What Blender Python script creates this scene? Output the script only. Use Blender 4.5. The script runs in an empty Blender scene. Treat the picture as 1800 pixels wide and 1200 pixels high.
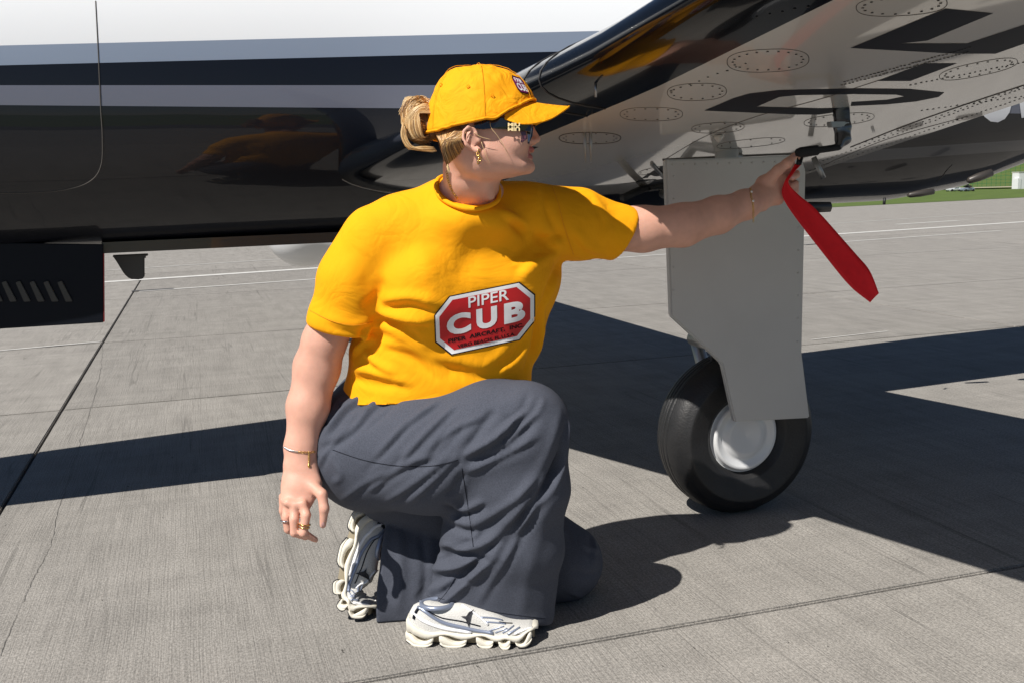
import bpy, bmesh, math, random
import numpy as np
from mathutils import Vector, Matrix
from mathutils.bvhtree import BVHTree
from mathutils import noise as mnoise
random.seed(4); rng = np.random.default_rng(4)
sc = bpy.context.scene

# ------------------------------------------------------------------ camera
F = 1750.0
def nrm(v):
    v = np.array(v, float); return v / np.linalg.norm(v)
vy = nrm([339 - 900, 600 - 342, -F]); vx = nrm([6115 - 900, 600 - 169, -F])
vx = nrm(vx - (vx @ vy) * vy); vz = np.cross(vx, vy)
R = np.array([vx, vy, vz])
CAM = np.array([-1.524, -2.628, 1.03])
def ray(px, py): return R @ np.array([px - 900, 600 - py, -F]) / F
def P(px, py, dep): return CAM + ray(px, py) * dep
def Gd(px, py, z=0.0):
    d = ray(px, py); return CAM + d * ((z - CAM[2]) / d[2])
def Yp(px, py, y):
    d = ray(px, py); return CAM + d * ((y - CAM[1]) / d[1])
RIGHT = R[:, 0].copy(); UP = R[:, 1].copy(); FWD = -R[:, 2].copy()
cam = bpy.data.objects.new('camera', bpy.data.cameras.new('camera'))
sc.collection.objects.link(cam); sc.camera = cam
cam.data.sensor_width = 36; cam.data.lens = 36 * F / 1800
cam.data.clip_start = .05; cam.data.clip_end = 2000
M4 = Matrix(R.tolist()).to_4x4(); M4.translation = Vector(CAM); cam.matrix_world = M4

# ------------------------------------------------------------------ light
SX, SY = .74, .42
EL = math.atan(1 / math.hypot(SX, SY))
AZ = math.atan2(-SX, -SY)                # compass-style: from +Y towards +X
w = bpy.data.worlds.new('World'); sc.world = w; w.use_nodes = True
nt = w.node_tree; nt.nodes.clear()
sky = nt.nodes.new('ShaderNodeTexSky'); sky.sky_type = 'NISHITA'; sky.sun_disc = False
sky.sun_elevation = EL; sky.sun_rotation = AZ; sky.air_density = .7; sky.dust_density = .1; sky.ozone_density = 1.5
bg = nt.nodes.new('ShaderNodeBackground'); bg.inputs[1].default_value = .05
wo = nt.nodes.new('ShaderNodeOutputWorld')
nt.links.new(sky.outputs[0], bg.inputs[0]); nt.links.new(bg.outputs[0], wo.inputs[0])
sun = bpy.data.objects.new('sun', bpy.data.lights.new('sun', 'SUN')); sc.collection.objects.link(sun)
sun.data.energy = 5.0; sun.data.angle = math.radians(.5); sun.data.color = (1, .955, .89)
sun.rotation_euler = Vector((SX, SY, -1)).to_track_quat('-Z', 'Y').to_euler()
sc.view_settings.view_transform = 'Standard'; sc.view_settings.look = 'None'
sc.view_settings.exposure = 0.24; sc.view_settings.gamma = 1; sc.view_settings.use_curve_mapping = False
sc.render.engine = 'CYCLES'
sc.cycles.max_bounces = 6

# ------------------------------------------------------------------ helpers
def mat(name, col, rough=.5, metal=0., coat=0., spec=.5, var=0., vscale=8., bump=0., bscale=200., sss=0., aniso=None, coord='Object', coatr=.04, dist=.002, wrinkle=0., wscale=18.):
    m = bpy.data.materials.new(name); m.use_nodes = True
    n = m.node_tree.nodes; l = m.node_tree.links
    b = n['Principled BSDF']
    b.inputs['Base Color'].default_value = (*col, 1); b.inputs['Roughness'].default_value = rough
    b.inputs['Metallic'].default_value = metal; b.inputs['Coat Weight'].default_value = coat
    b.inputs['Coat Roughness'].default_value = coatr; b.inputs['Specular IOR Level'].default_value = spec
    if sss:
        b.inputs['Subsurface Weight'].default_value = sss
        b.inputs['Subsurface Radius'].default_value = (.012, .004, .002); b.inputs['Subsurface Scale'].default_value = 1.
    tc = n.new('ShaderNodeTexCoord'); src = tc.outputs[coord]
    if aniso:
        mp = n.new('ShaderNodeMapping'); mp.inputs['Scale'].default_value = aniso
        l.new(src, mp.inputs[0]); src = mp.outputs[0]
    if var:
        nz = n.new('ShaderNodeTexNoise'); nz.inputs['Scale'].default_value = vscale; nz.inputs['Detail'].default_value = 4
        l.new(src, nz.inputs['Vector'])
        mx = n.new('ShaderNodeMix'); mx.data_type = 'RGBA'
        mx.inputs[6].default_value = (*[c * (1 - var) for c in col], 1); mx.inputs[7].default_value = (*[min(1, c * (1 + var)) for c in col], 1)
        l.new(nz.outputs[0], mx.inputs[0]); l.new(mx.outputs[2], b.inputs['Base Color'])
    if bump:
        nb = n.new('ShaderNodeTexNoise'); nb.inputs['Scale'].default_value = bscale; nb.inputs['Detail'].default_value = 3
        l.new(src, nb.inputs['Vector'])
        bp = n.new('ShaderNodeBump'); bp.inputs['Strength'].default_value = bump; bp.inputs['Distance'].default_value = dist
        l.new(nb.outputs[0], bp.inputs['Height']); l.new(bp.outputs[0], b.inputs['Normal'])
        if wrinkle:
            wn = n.new('ShaderNodeTexNoise'); wn.inputs['Scale'].default_value = wscale; wn.inputs['Detail'].default_value = 3; wn.inputs['Distortion'].default_value = 1.2
            ab = n.new('ShaderNodeMath'); ab.operation = 'SUBTRACT'; ab.inputs[1].default_value = .5; a2 = n.new('ShaderNodeMath'); a2.operation = 'ABSOLUTE'
            l.new(src, wn.inputs['Vector']); l.new(wn.outputs[0], ab.inputs[0]); l.new(ab.outputs[0], a2.inputs[0])
            b2 = n.new('ShaderNodeBump'); b2.inputs['Strength'].default_value = wrinkle; b2.inputs['Distance'].default_value = .03
            l.new(a2.outputs[0], b2.inputs['Height']); l.new(b2.outputs[0], bp.inputs['Normal'])
    return m

def mobj(name, v, f, m, parent=None, smooth=True):
    me = bpy.data.meshes.new(name); me.from_pydata([tuple(map(float, p)) for p in v], [], [tuple(int(i) for i in q) for q in f]); me.update()
    return mlink(name, me, m, parent, smooth)
def mlink(name, me, m, parent=None, smooth=True):
    o = bpy.data.objects.new(name, me); sc.collection.objects.link(o)
    if m is not None:
        if isinstance(m, (list, tuple)):
            for q in m: me.materials.append(q)
        else: me.materials.append(m)
    if smooth: me.polygons.foreach_set('use_smooth', [True] * len(me.polygons))
    if parent is not None: o.parent = parent
    return o
def bobj(name, bm, m, parent=None, smooth=False):
    bmesh.ops.recalc_face_normals(bm, faces=bm.faces)
    me = bpy.data.meshes.new(name); bm.to_mesh(me); bm.free(); return mlink(name, me, m, parent, smooth)
def thing(name, label=None, cat=None, kind=None, group=None):
    o = bpy.data.objects.new(name, None); sc.collection.objects.link(o); return tag(o, label, cat, kind, group)
def tag(o, label=None, cat=None, kind=None, group=None):
    if label: o['label'] = label
    if cat: o['category'] = cat
    if kind: o['kind'] = kind
    if group: o['group'] = group
    return o
def box(bm, c, s, rot=None, bev=0):
    r = bmesh.ops.create_cube(bm, size=1)
    mt = Matrix.Translation(Vector(c)) @ ((rot.to_4x4() if rot else Matrix.Identity(4))) @ Matrix.Diagonal((*s, 1))
    bmesh.ops.transform(bm, matrix=mt, verts=r['verts'])
    if bev:
        es = list({e for v in r['verts'] for e in v.link_edges}); bmesh.ops.bevel(bm, geom=es, offset=bev, segments=2, affect='EDGES')
def tubev(pts, rad, n=8, closed=False, V=None, Fc=None, flat=None):
    """swept tube; rad scalar or list; returns verts, faces appended to V,Fc"""
    V = [] if V is None else V; Fc = [] if Fc is None else Fc
    pts = [np.array(p, float) for p in pts]; k = len(pts)
    rad = [rad] * k if np.isscalar(rad) else rad
    base = len(V); up = None
    for i in range(k):
        if closed: t = pts[(i + 1) % k] - pts[i - 1]
        else: t = pts[min(i + 1, k - 1)] - pts[max(i - 1, 0)]
        t = t / (np.linalg.norm(t) + 1e-12)
        if up is None:
            up = np.array([0, 0, 1.]) if abs(t[2]) < .9 else np.array([1., 0, 0])
        up = up - t * (up @ t); up /= np.linalg.norm(up) + 1e-12
        s = np.cross(t, up)
        for j in range(n):
            a = 2 * math.pi * j / n; V.append(pts[i] + rad[i] * (math.cos(a) * s + math.sin(a) * up))
    for i in range(k if closed else k - 1):
        for j in range(n):
            a = base + i * n; b = base + ((i + 1) % k) * n
            Fc.append((a + j, a + (j + 1) % n, b + (j + 1) % n, b + j))
    if not closed:
        Fc.append(tuple(base + j for j in range(n))[::-1]); Fc.append(tuple(base + (k - 1) * n + j for j in range(n)))
    return V, Fc
def smoothpts(pts, n=6):
    """catmull-rom"""
    p = [np.array(q, float) for q in pts]; p = [2 * p[0] - p[1]] + p + [2 * p[-1] - p[-2]]; out = []
    for i in range(1, len(p) - 2):
        for k in range(n):
            t = k / n
            out.append(.5 * ((2 * p[i]) + (-p[i - 1] + p[i + 1]) * t + (2 * p[i - 1] - 5 * p[i] + 4 * p[i + 1] - p[i + 2]) * t * t + (-p[i - 1] + 3 * p[i] - 3 * p[i + 1] + p[i + 2]) * t ** 3))
    out.append(p[-2]); return out
def lathe(name, prof, m, parent=None, n=64, axis='Y', c=(0, 0, 0)):
    V = []; Fc = []
    for r, h in prof:
        for j in range(n):
            a = 2 * math.pi * j / n
            V.append((c[0] + r * math.cos(a), c[1] + h, c[2] + r * math.sin(a)) if axis == 'Y' else (c[0] + r * math.cos(a), c[1] + r * math.sin(a), c[2] + h))
    for i in range(len(prof) - 1):
        for j in range(n): Fc.append((i * n + j, i * n + (j + 1) % n, (i + 1) * n + (j + 1) % n, (i + 1) * n + j))
    me = bpy.data.meshes.new(name); me.from_pydata(V, [], Fc)
    bm = bmesh.new(); bm.from_mesh(me); bmesh.ops.remove_doubles(bm, verts=bm.verts, dist=1e-5)
    return bobj(name, bm, m, parent, True)

# ---- implicit surfaces
class Vol:
    def __init__(s, lo, hi, h):
        s.h = h; s.o = np.array(lo, float); s.n = np.ceil((np.array(hi) - s.o) / h).astype(int) + 1
        s.a = np.full(s.n, .5, np.float32)
    def block(s, lo, hi):
        i0 = np.maximum(np.floor((np.array(lo) - s.o) / s.h).astype(int), 0); i1 = np.minimum(np.ceil((np.array(hi) - s.o) / s.h).astype(int) + 1, s.n)
        if (i1 <= i0).any(): return None
        sl = tuple(slice(a, b) for a, b in zip(i0, i1))
        g = [(s.o[k] + s.h * np.arange(i0[k], i1[k])).astype(np.float32) for k in range(3)]
        return sl, g[0][:, None, None], g[1][None, :, None], g[2][None, None, :]
    def put(s, sl, d, k, sub=False):
        a = s.a[sl]
        if sub:
            d = -d; hh = np.maximum(k - np.abs(a - d), 0) / k; s.a[sl] = np.maximum(a, d) + hh * hh * k * .25
        else:
            hh = np.maximum(k - np.abs(a - d), 0) / k; s.a[sl] = np.minimum(a, d) - hh * hh * k * .25
    def seg(s, p0, p1, r0, r1, k=.01, ref=None, sub=False, cap=None, clip=None):
        """r0,r1 = (a,b): a across (perp to ref), b along ref"""
        p0 = np.array(p0, float); p1 = np.array(p1, float); ref = FWD if ref is None else nrm(ref)
        r0 = (r0, r0) if np.isscalar(r0) else r0; r1 = (r1, r1) if np.isscalar(r1) else r1
        m = max(*r0, *r1) * 1.15 + k + .01
        b = s.block(np.minimum(p0, p1) - m, np.maximum(p0, p1) + m)
        if b is None: return
        sl, X, Y, Z = b
        L = np.linalg.norm(p1 - p0); t = (p1 - p0) / L
        bd = ref - t * (ref @ t); bd /= np.linalg.norm(bd); ad = np.cross(t, bd)
        x, y, z = X - p0[0], Y - p0[1], Z - p0[2]
        w_ = x * t[0] + y * t[1] + z * t[2]; tt = np.clip(w_ / L, 0, 1)
        A = r0[0] + (r1[0] - r0[0]) * tt; B = r0[1] + (r1[1] - r0[1]) * tt
        u = (x * ad[0] + y * ad[1] + z * ad[2]) / A; v = (x * bd[0] + y * bd[1] + z * bd[2]) / B
        mn = np.minimum(A, B); o_ = (w_ - tt * L) / (mn if cap is None else cap)
        q = np.sqrt(u * u + v * v + o_ * o_)
        gr = np.sqrt((u / A) ** 2 + (v / B) ** 2 + (o_ / mn) ** 2) + 1e-9
        d = np.where(q > .3, q * (q - 1) / gr, (q - 1) * mn)
        if clip is not None:
            co, no = clip; pd = (X - co[0]) * no[0] + (Y - co[1]) * no[1] + (Z - co[2]) * no[2]; d = np.maximum(d, pd)
        s.put(sl, d, k, sub)
    def chain(s, pts, k=.01, ref=None, clip=None):
        """pts: (px,py,dep,a,b)"""
        for p, q in zip(pts[:-1], pts[1:]):
            s.seg(P(*p[:3]), P(*q[:3]), tuple(p[3:5]), tuple(q[3:5]), k, ref, clip=clip)
    def ell(s, c, r, ax=None, k=.01, sub=False):
        c = np.array(c, float); ax = np.array([RIGHT, UP, FWD]) if ax is None else np.array(ax)
        m = max(r) + k + .01; b = s.block(c - m, c + m)
        if b is None: return
        sl, X, Y, Z = b; x, y, z = X - c[0], Y - c[1], Z - c[2]
        q = []
        for i in range(3): q.append((x * ax[i][0] + y * ax[i][1] + z * ax[i][2]) / r[i])
        k0 = np.sqrt(q[0] ** 2 + q[1] ** 2 + q[2] ** 2); k1 = np.sqrt((q[0] / r[0]) ** 2 + (q[1] / r[1]) ** 2 + (q[2] / r[2]) ** 2) + 1e-6
        s.put(sl, k0 * (k0 - 1) / k1, k, sub)
    def mesh(s):
        a = s.a; ins = a < 0; n = s.n
        c = np.zeros(n - 1, np.uint8)
        for dx in (0, 1):
            for dy in (0, 1):
                for dz in (0, 1): c += ins[dx:n[0] - 1 + dx, dy:n[1] - 1 + dy, dz:n[2] - 1 + dz]
        idx = np.argwhere((c > 0) & (c < 8)); lut = np.full(n - 1, -1, np.int32); lut[tuple(idx.T)] = np.arange(len(idx))
        S = np.zeros((len(idx), 3)); cnt = np.zeros(len(idx))
        cor = [(x, y, z) for x in (0, 1) for y in (0, 1) for z in (0, 1)]
        for A in cor:
            for k in range(3):
                if A[k]: continue
                B = list(A); B[k] = 1
                va = a[tuple((idx + A).T)]; vb = a[tuple((idx + B).T)]; m = (va < 0) != (vb < 0)
                t = np.zeros(len(idx)); t[m] = va[m] / (va[m] - vb[m])
                S[m] += (np.array(A) + t[:, None] * (np.array(B) - np.array(A)))[m]; cnt[m] += 1
        V = (idx + S / cnt[:, None]) * s.h + s.o
        Q = []
        for k in range(3):
            j, l_ = [(1, 2), (2, 0), (0, 1)][k]
            s0 = [slice(1, n[q] - 1) for q in range(3)]; s1 = list(s0); s0[k] = slice(0, n[k] - 1); s1[k] = slice(1, n[k])
            e0 = ins[tuple(s0)]; e1 = ins[tuple(s1)]; m = np.argwhere(e0 != e1)
            off = np.array([1, 1, 1]); off[k] = 0; g = m + off; fl = e0[tuple(m.T)]
            ej = np.zeros(3, int); ej[j] = 1; el = np.zeros(3, int); el[l_] = 1
            q4 = [lut[tuple((g - d).T)] for d in (ej + el, el, 0 * ej, ej)]
            q4 = np.stack(q4, 1); q4[~fl] = q4[~fl][:, ::-1]; Q.append(q4)
        return V, np.concatenate(Q)

def npmesh(name, V, Q):
    me = bpy.data.meshes.new(name); me.vertices.add(len(V)); me.vertices.foreach_set('co', np.asarray(V, np.float32).ravel())
    me.loops.add(len(Q) * 4); me.loops.foreach_set('vertex_index', Q.astype(np.int32).ravel())
    me.polygons.add(len(Q)); me.polygons.foreach_set('loop_start', np.arange(0, len(Q) * 4, 4, dtype=np.int32))
    me.update(calc_edges=True); me.validate(); return me
def relax(V, Q, it=3, lam=.5):
    V = V.copy(); E = np.concatenate([Q[:, [0, 1]], Q[:, [1, 2]], Q[:, [2, 3]], Q[:, [3, 0]]])
    for _ in range(it):
        S = np.zeros_like(V); c = np.zeros(len(V))
        for k in range(3): S[:, k] = np.bincount(E[:, 0], V[E[:, 1], k], len(V)) + np.bincount(E[:, 1], V[E[:, 0], k], len(V))
        c = np.bincount(E[:, 0], minlength=len(V)) + np.bincount(E[:, 1], minlength=len(V))
        V += lam * (S / np.maximum(c, 1)[:, None] - V)
    return V
def vnormals(V, Q):
    n = np.cross(V[Q[:, 2]] - V[Q[:, 0]], V[Q[:, 3]] - V[Q[:, 1]]); N = np.zeros_like(V)
    for k in range(4):
        for c in range(3): N[:, c] += np.bincount(Q[:, k], n[:, c], len(V))
    return N / (np.linalg.norm(N, axis=1)[:, None] + 1e-12)
def bvh_np(V, Q): return BVHTree.FromPolygons([tuple(v) for v in V], [tuple(int(i) for i in q) for q in Q])
def hit(b, px, py):
    d = ray(px, py); r = b.ray_cast(Vector(CAM), Vector(d).normalized())
    return None if r[0] is None else np.array(r[0])
def polydist(V, pl):
    """distance, param(0..1) and signed side of verts to 3-D polyline"""
    pl = np.array(pl); best = np.full(len(V), 9.); par = np.zeros(len(V)); vec = np.zeros_like(V); tan = np.zeros_like(V); k = len(pl) - 1
    for i in range(k):
        a, b = pl[i], pl[i + 1]; ab = b - a; t = np.clip(((V - a) @ ab) / (ab @ ab + 1e-12), 0, 1); dd = V - (a + t[:, None] * ab); d = np.linalg.norm(dd, axis=1)
        m = d < best; best[m] = d[m]; par[m] = (i + t[m]) / k; vec[m] = dd[m]; tan[m] = ab / (np.linalg.norm(ab) + 1e-12)
    return best, par, vec, tan
def folds(V, Q, fl, front=None):
    """raise (amp>0) or sink folds along lines drawn on the cloth. fl: (pts px, amp, width[, sharp])"""
    b = bvh_np(V, Q); N = vnormals(V, Q); D = np.zeros(len(V)); V0 = V.copy()
    for f in fl:
        pts, amp, wd = f[:3]; sh = f[3] if len(f) > 3 else 0
        pp = [hit(b, *p) for p in smoothpts([(x, y, 0) for x, y in pts], 4) for p in [p[:2]]]
        pp = [p for p in pp if p is not None]
        if len(pp) < 2: continue
        pp = np.array(pp); lo, hi = pp.min(0) - 4 * wd, pp.max(0) + 4 * wd
        ix = np.where(((V0 > lo) & (V0 < hi)).all(1))[0]
        d, t, vec, tan = polydist(V0[ix], pp)
        env = np.clip(np.sin(np.pi * (.06 + .88 * t)) * 1.6, 0, 1); env *= np.where((t < 1e-4) | (t > .9999), np.exp(-(d / wd) ** 2), 1)
        side = np.einsum('ij,ij->i', np.cross(tan, N[ix]), vec)
        g = np.exp(-(d / wd) ** 2)
        if sh: g = g - sh * np.exp(-((side - 1.5 * wd) / (.75 * wd)) ** 2) * (d < 5 * wd)     # crease beside the ridge
        D[ix] += 1.2 * amp * env * g
    E = np.concatenate([Q[:, [0, 1]], Q[:, [1, 2]], Q[:, [2, 3]], Q[:, [3, 0]]]); c = np.bincount(E[:, 0], minlength=len(V)) + np.bincount(E[:, 1], minlength=len(V))
    for _ in range(3): D = .4 * D + .6 * (np.bincount(E[:, 0], D[E[:, 1]], len(V)) + np.bincount(E[:, 1], D[E[:, 0]], len(V))) / np.maximum(c, 1)
    return V0 + N * D[:, None]
def cut(me, co, no, centre, rad):
    """remove the part of the mesh beyond a plane, only near centre"""
    bm = bmesh.new(); bm.from_mesh(me); co = Vector(co); no = Vector(no).normalized(); c = Vector(centre)
    fs = [f for f in bm.faces if (f.calc_center_median() - c).length < rad]
    geo = fs + list({e for f in fs for e in f.edges}) + list({v for f in fs for v in f.verts})
    bmesh.ops.bisect_plane(bm, geom=geo, plane_co=co, plane_no=no, dist=1e-5)
    dl = [f for f in bm.faces if (f.calc_center_median() - c).length < rad * 1.05 and (f.calc_center_median() - co).dot(no) > 1e-5]
    bmesh.ops.delete(bm, geom=dl, context='FACES'); bm.to_mesh(me); bm.free()
def solid(o, th, off=-1):
    md = o.modifiers.new('s', 'SOLIDIFY'); md.thickness = th; md.offset = off; return o

def text_bm(body_, x0, x1, y0, y1, bold=0., flip=True):
    cu = bpy.data.curves.new('t', 'FONT'); cu.body = body_; cu.size = 1; cu.offset = bold; cu.resolution_u = 4
    o = bpy.data.objects.new('t', cu); sc.collection.objects.link(o); dg = bpy.context.evaluated_depsgraph_get()
    me = bpy.data.meshes.new_from_object(o.evaluated_get(dg)); bpy.data.objects.remove(o); bpy.data.curves.remove(cu)
    bm = bmesh.new(); bm.from_mesh(me); bpy.data.meshes.remove(me)
    xa = [v.co.x for v in bm.verts]; ya = [v.co.y for v in bm.verts]
    for v in bm.verts:
        v.co.x = x0 + (v.co.x - min(xa)) / (max(xa) - min(xa)) * (x1 - x0); v.co.y = y1 - (v.co.y - min(ya)) / (max(ya) - min(ya)) * (y1 - y0); v.co.z = 0
    return bm
def print_mesh(name, bm, m, off, parent=None, s=.03, pf=None, bv=None):
    grid_cut(bm, s); bad = []
    for v in bm.verts:
        px, py = (pf or badge_px)(v.co.x, v.co.y); h = hit(bv or sb_, px, py)
        if h is None: bad.append(v)
        else: v.co = h - ray(px, py) * off
    bmesh.ops.delete(bm, geom=bad, context='VERTS'); me = bpy.data.meshes.new(name); bm.to_mesh(me); bm.free(); return mlink(name, me, m, parent if parent is not None else shirt)
#@@MATS
# ------------------------------------------------------------------ materials
YEL = (.96, .395, .002)
m_shirt = mat('yellow_jersey', YEL, .85, var=.06, vscale=14, bump=.4, bscale=800, dist=.0008, spec=.25, wrinkle=.22, wscale=9)
m_cap = mat('yellow_cotton', (.93, .375, .003), .8, var=.1, vscale=30, bump=.45, bscale=700, dist=.0008, spec=.25, wrinkle=.30, wscale=20)
m_trou = mat('slate_wool', (.070, .077, .100), .9, var=.5, vscale=420, bump=.4, bscale=900, dist=.0008, spec=.2, wrinkle=.10, wscale=8)
m_skin = mat('skin', (.68, .37, .275), .5, sss=.10, var=.18, vscale=38, bump=.35, bscale=420, dist=.0010, spec=.35)
m_nail = mat('nail', (.62, .36, .33), .2)
m_lip = mat('lip', (.42, .12, .11), .4)
m_gold = mat('gold', (.75, .48, .16), .2, metal=1)
m_goldp = mat('gold_print', (.85, .68, .36), .4)
m_silver = mat('silver', (.7, .7, .72), .15, metal=1)
m_pearl = mat('pearl', (.8, .78, .76), .2, coat=.5)
m_blk = mat('black_gloss', (.004, .0045, .007), .25, coat=1., coatr=.02, spec=.5)
m_blkrub = mat("black_boot_rubber", (.003, .004, .006), .14, coat=.45, coatr=.03, spec=.15, var=.2, vscale=10)
m_wing = mat('off_white_paint', (.54, .515, .475), .25, coat=1., coatr=.04, var=.03, vscale=3)
m_door = mat('gear_door_paint', (.52, .515, .50), .35, coat=.3, coatr=.12, var=.10, vscale=5)
m_rub = mat('tyre_rubber', (.016, .016, .017), .5, var=.5, vscale=18, bump=.5, bscale=140)
m_white = mat('white_paint', (.72, .73, .74), .25, coat=.6, var=.03, vscale=5)
m_dark = mat('dark_metal_and_bay_shade', (.03, .03, .032), .5, metal=.3, var=.3, vscale=20)  # dark metal parts; also the painted shade of the wheel bay
m_steel = mat('steel', (.35, .355, .36), .4, metal=1, var=.1, vscale=20)
m_line = mat('panel_joint', (.07, .063, .057), .8)
m_navy = mat('registration_navy', (.003, .005, .012), .55, coat=0, spec=.2)
m_red = mat('red_webbing', (.80, .006, .014), .7, var=.12, vscale=60, bump=.4, bscale=500, dist=.001)
m_pred = mat('print_red', (.55, .008, .012), .55)
m_pwhite = mat('print_white', (.88, .88, .90), .5)
m_pdark = mat('print_dark', (.012, .006, .008), .7, spec=.2)
m_hair = mat('blonde_hair', (.50, .28, .10), .32, var=.5, vscale=60, aniso=(1, 1, 1))
m_hair2 = mat('dark_blonde_hair', (.20, .10, .04), .5, var=.4, vscale=60)
m_hair3 = mat('pale_blonde_hair', (.78, .56, .30), .3, var=.3, vscale=60)
m_cream = mat('cream_foam', (.72, .68, .58), .6, var=.05, vscale=40, bump=.15, bscale=300)
m_mesh = mat('white_mesh_upper', (.60, .59, .56), .75, var=.12, vscale=300, bump=.8, bscale=420, dist=.002)
m_sole = mat('black_outsole', (.02, .02, .025), .7, bump=.4, bscale=300)
m_strp = mat('silver_blue_overlay', (.28, .32, .42), .3, metal=.45)
m_grass = mat('grass_field', (.085, .13, .018), .95, var=.45, vscale=1.5, bump=.8, bscale=20)
m_fence = mat('green_mesh', (.03, .12, .035), .8)
m_sealant = mat('joint_sealant', (.07, .068, .07), .8, var=.3, vscale=8, bump=.3, bscale=60)

def concrete(name, tone=1.0, far=False):
    m = bpy.data.materials.new(name); m.use_nodes = True; n = m.node_tree.nodes; l = m.node_tree.links; b = n['Principled BSDF']
    b.inputs['Roughness'].default_value = .92; b.inputs['Specular IOR Level'].default_value = .25
    tc = n.new('ShaderNodeNewGeometry'); pos = tc.outputs['Position']
    def nz(scale, sv, det=3, rough=.5, w=None):
        mp = n.new('ShaderNodeMapping'); mp.inputs['Scale'].default_value = sv; l.new(w or pos, mp.inputs[0])
        t = n.new('ShaderNodeTexNoise'); t.inputs['Scale'].default_value = scale; t.inputs['Detail'].default_value = det; t.inputs['Roughness'].default_value = rough
        l.new(mp.outputs[0], t.inputs['Vector']); return t
    def ramp(src, stops):
        r = n.new('ShaderNodeValToRGB'); e = r.color_ramp.elements
        e[0].position, e[0].color = stops[0][0], (*[stops[0][1]] * 3, 1); e[1].position, e[1].color = stops[1][0], (*[stops[1][1]] * 3, 1)
        l.new(src, r.inputs[0]); return r.outputs[0]
    def mul(a, bb, f=1.):
        x = n.new('ShaderNodeMix'); x.data_type = 'RGBA'; x.blend_type = 'MULTIPLY'; x.inputs[0].default_value = f
        l.new(a, x.inputs[6]); l.new(bb, x.inputs[7]); return x.outputs[2]
    # a slow wobble so the broomed streaks wander
    wob = nz(.9, (1, .8, 1), 2); vm = n.new('ShaderNodeVectorMath'); vm.operation = 'MULTIPLY_ADD'; vm.inputs[1].default_value = (.05, 0, 0)
    l.new(wob.outputs['Color'], vm.inputs[0]); l.new(pos, vm.inputs[2]); wp = vm.outputs[0]
    base = n.new('ShaderNodeMix'); base.data_type = 'RGBA'; t = tone
    base.inputs[6].default_value = (.30 * t, .283 * t, .258 * t, 1); base.inputs[7].default_value = (.335 * t, .317 * t, .292 * t, 1)
    big = nz(1.3, (1, .6, 1), 5, .6); l.new(big.outputs[0], base.inputs[0]); c = base.outputs[2]
    broom = nz(250, (1, .014, 1), 2, .5, wp); bl = ramp(broom.outputs[0], ((.40, .80), (.48, 1.02))); bmsk = nz(1.6, (1.6, .5, 1), 3, .6); bx = n.new('ShaderNodeMix'); bx.data_type = 'RGBA'; bx.blend_type = 'MULTIPLY'; l.new(ramp(bmsk.outputs[0], ((.35, .25), (.65, 1.0))), bx.inputs[0]); l.new(c, bx.inputs[6]); l.new(bl, bx.inputs[7]); c = bx.outputs[2]
    streak = nz(13, (1, .014, 1), 1.5, .5, wp)
    sb = n.new('ShaderNodeMath'); sb.operation = 'SUBTRACT'; sb.inputs[1].default_value = .5; l.new(streak.outputs[0], sb.inputs[0]); sa_ = n.new('ShaderNodeMath'); sa_.operation = 'ABSOLUTE'; l.new(sb.outputs[0], sa_.inputs[0])
    lm = nz(2.2, (3, .25, 1), 3, .6); c2 = n.new('ShaderNodeMix'); c2.data_type = 'RGBA'; c2.blend_type = 'MULTIPLY'; l.new(ramp(lm.outputs[0], ((.42, .0), (.62, .9))), c2.inputs[0]); l.new(c, c2.inputs[6]); l.new(ramp(sa_.outputs[0], ((.0015, .62), (.008, 1.0))), c2.inputs[7]); c = c2.outputs[2]
    sp2 = nz(9, (1, .3, 1), 3, .6, wp); c = mul(c, ramp(sp2.outputs[0], ((.3, .90), (.65, 1.07))))
    cross = nz(6, (.25, 1.6, 1), 4, .6); c = mul(c, ramp(cross.outputs[0], ((.3, .88), (.6, 1.0))))
    grain = nz(190, (1, .6, 1), 4, .95); c = mul(c, ramp(grain.outputs[0], ((.43, .66), (.57, 1.22))))
    pits = nz(48, (1.0, .45, 1), 2, .6); c = mul(c, ramp(pits.outputs[0], ((.24, .3), (.27, 1.0))))
    l.new(c, b.inputs['Base Color'])
    ad = n.new('ShaderNodeMath'); ad.operation = 'ADD'; l.new(broom.outputs[0], ad.inputs[0])
    a2 = n.new('ShaderNodeMath'); a2.operation = 'MULTIPLY_ADD'; a2.inputs[1].default_value = .5; l.new(grain.outputs[0], a2.inputs[0]); l.new(sa_.outputs[0], a2.inputs[2]); l.new(a2.outputs[0], ad.inputs[1])
    bp = n.new('ShaderNodeBump'); bp.inputs['Strength'].default_value = .5; bp.inputs['Distance'].default_value = .004
    l.new(ad.outputs[0], bp.inputs['Height']); l.new(bp.outputs[0], b.inputs['Normal'])
    return m
m_conc = concrete('broomed_concrete'); m_conc2 = concrete('broomed_concrete_worn', .94); m_conc3 = concrete('broomed_concrete_pale', 1.05)

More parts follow.
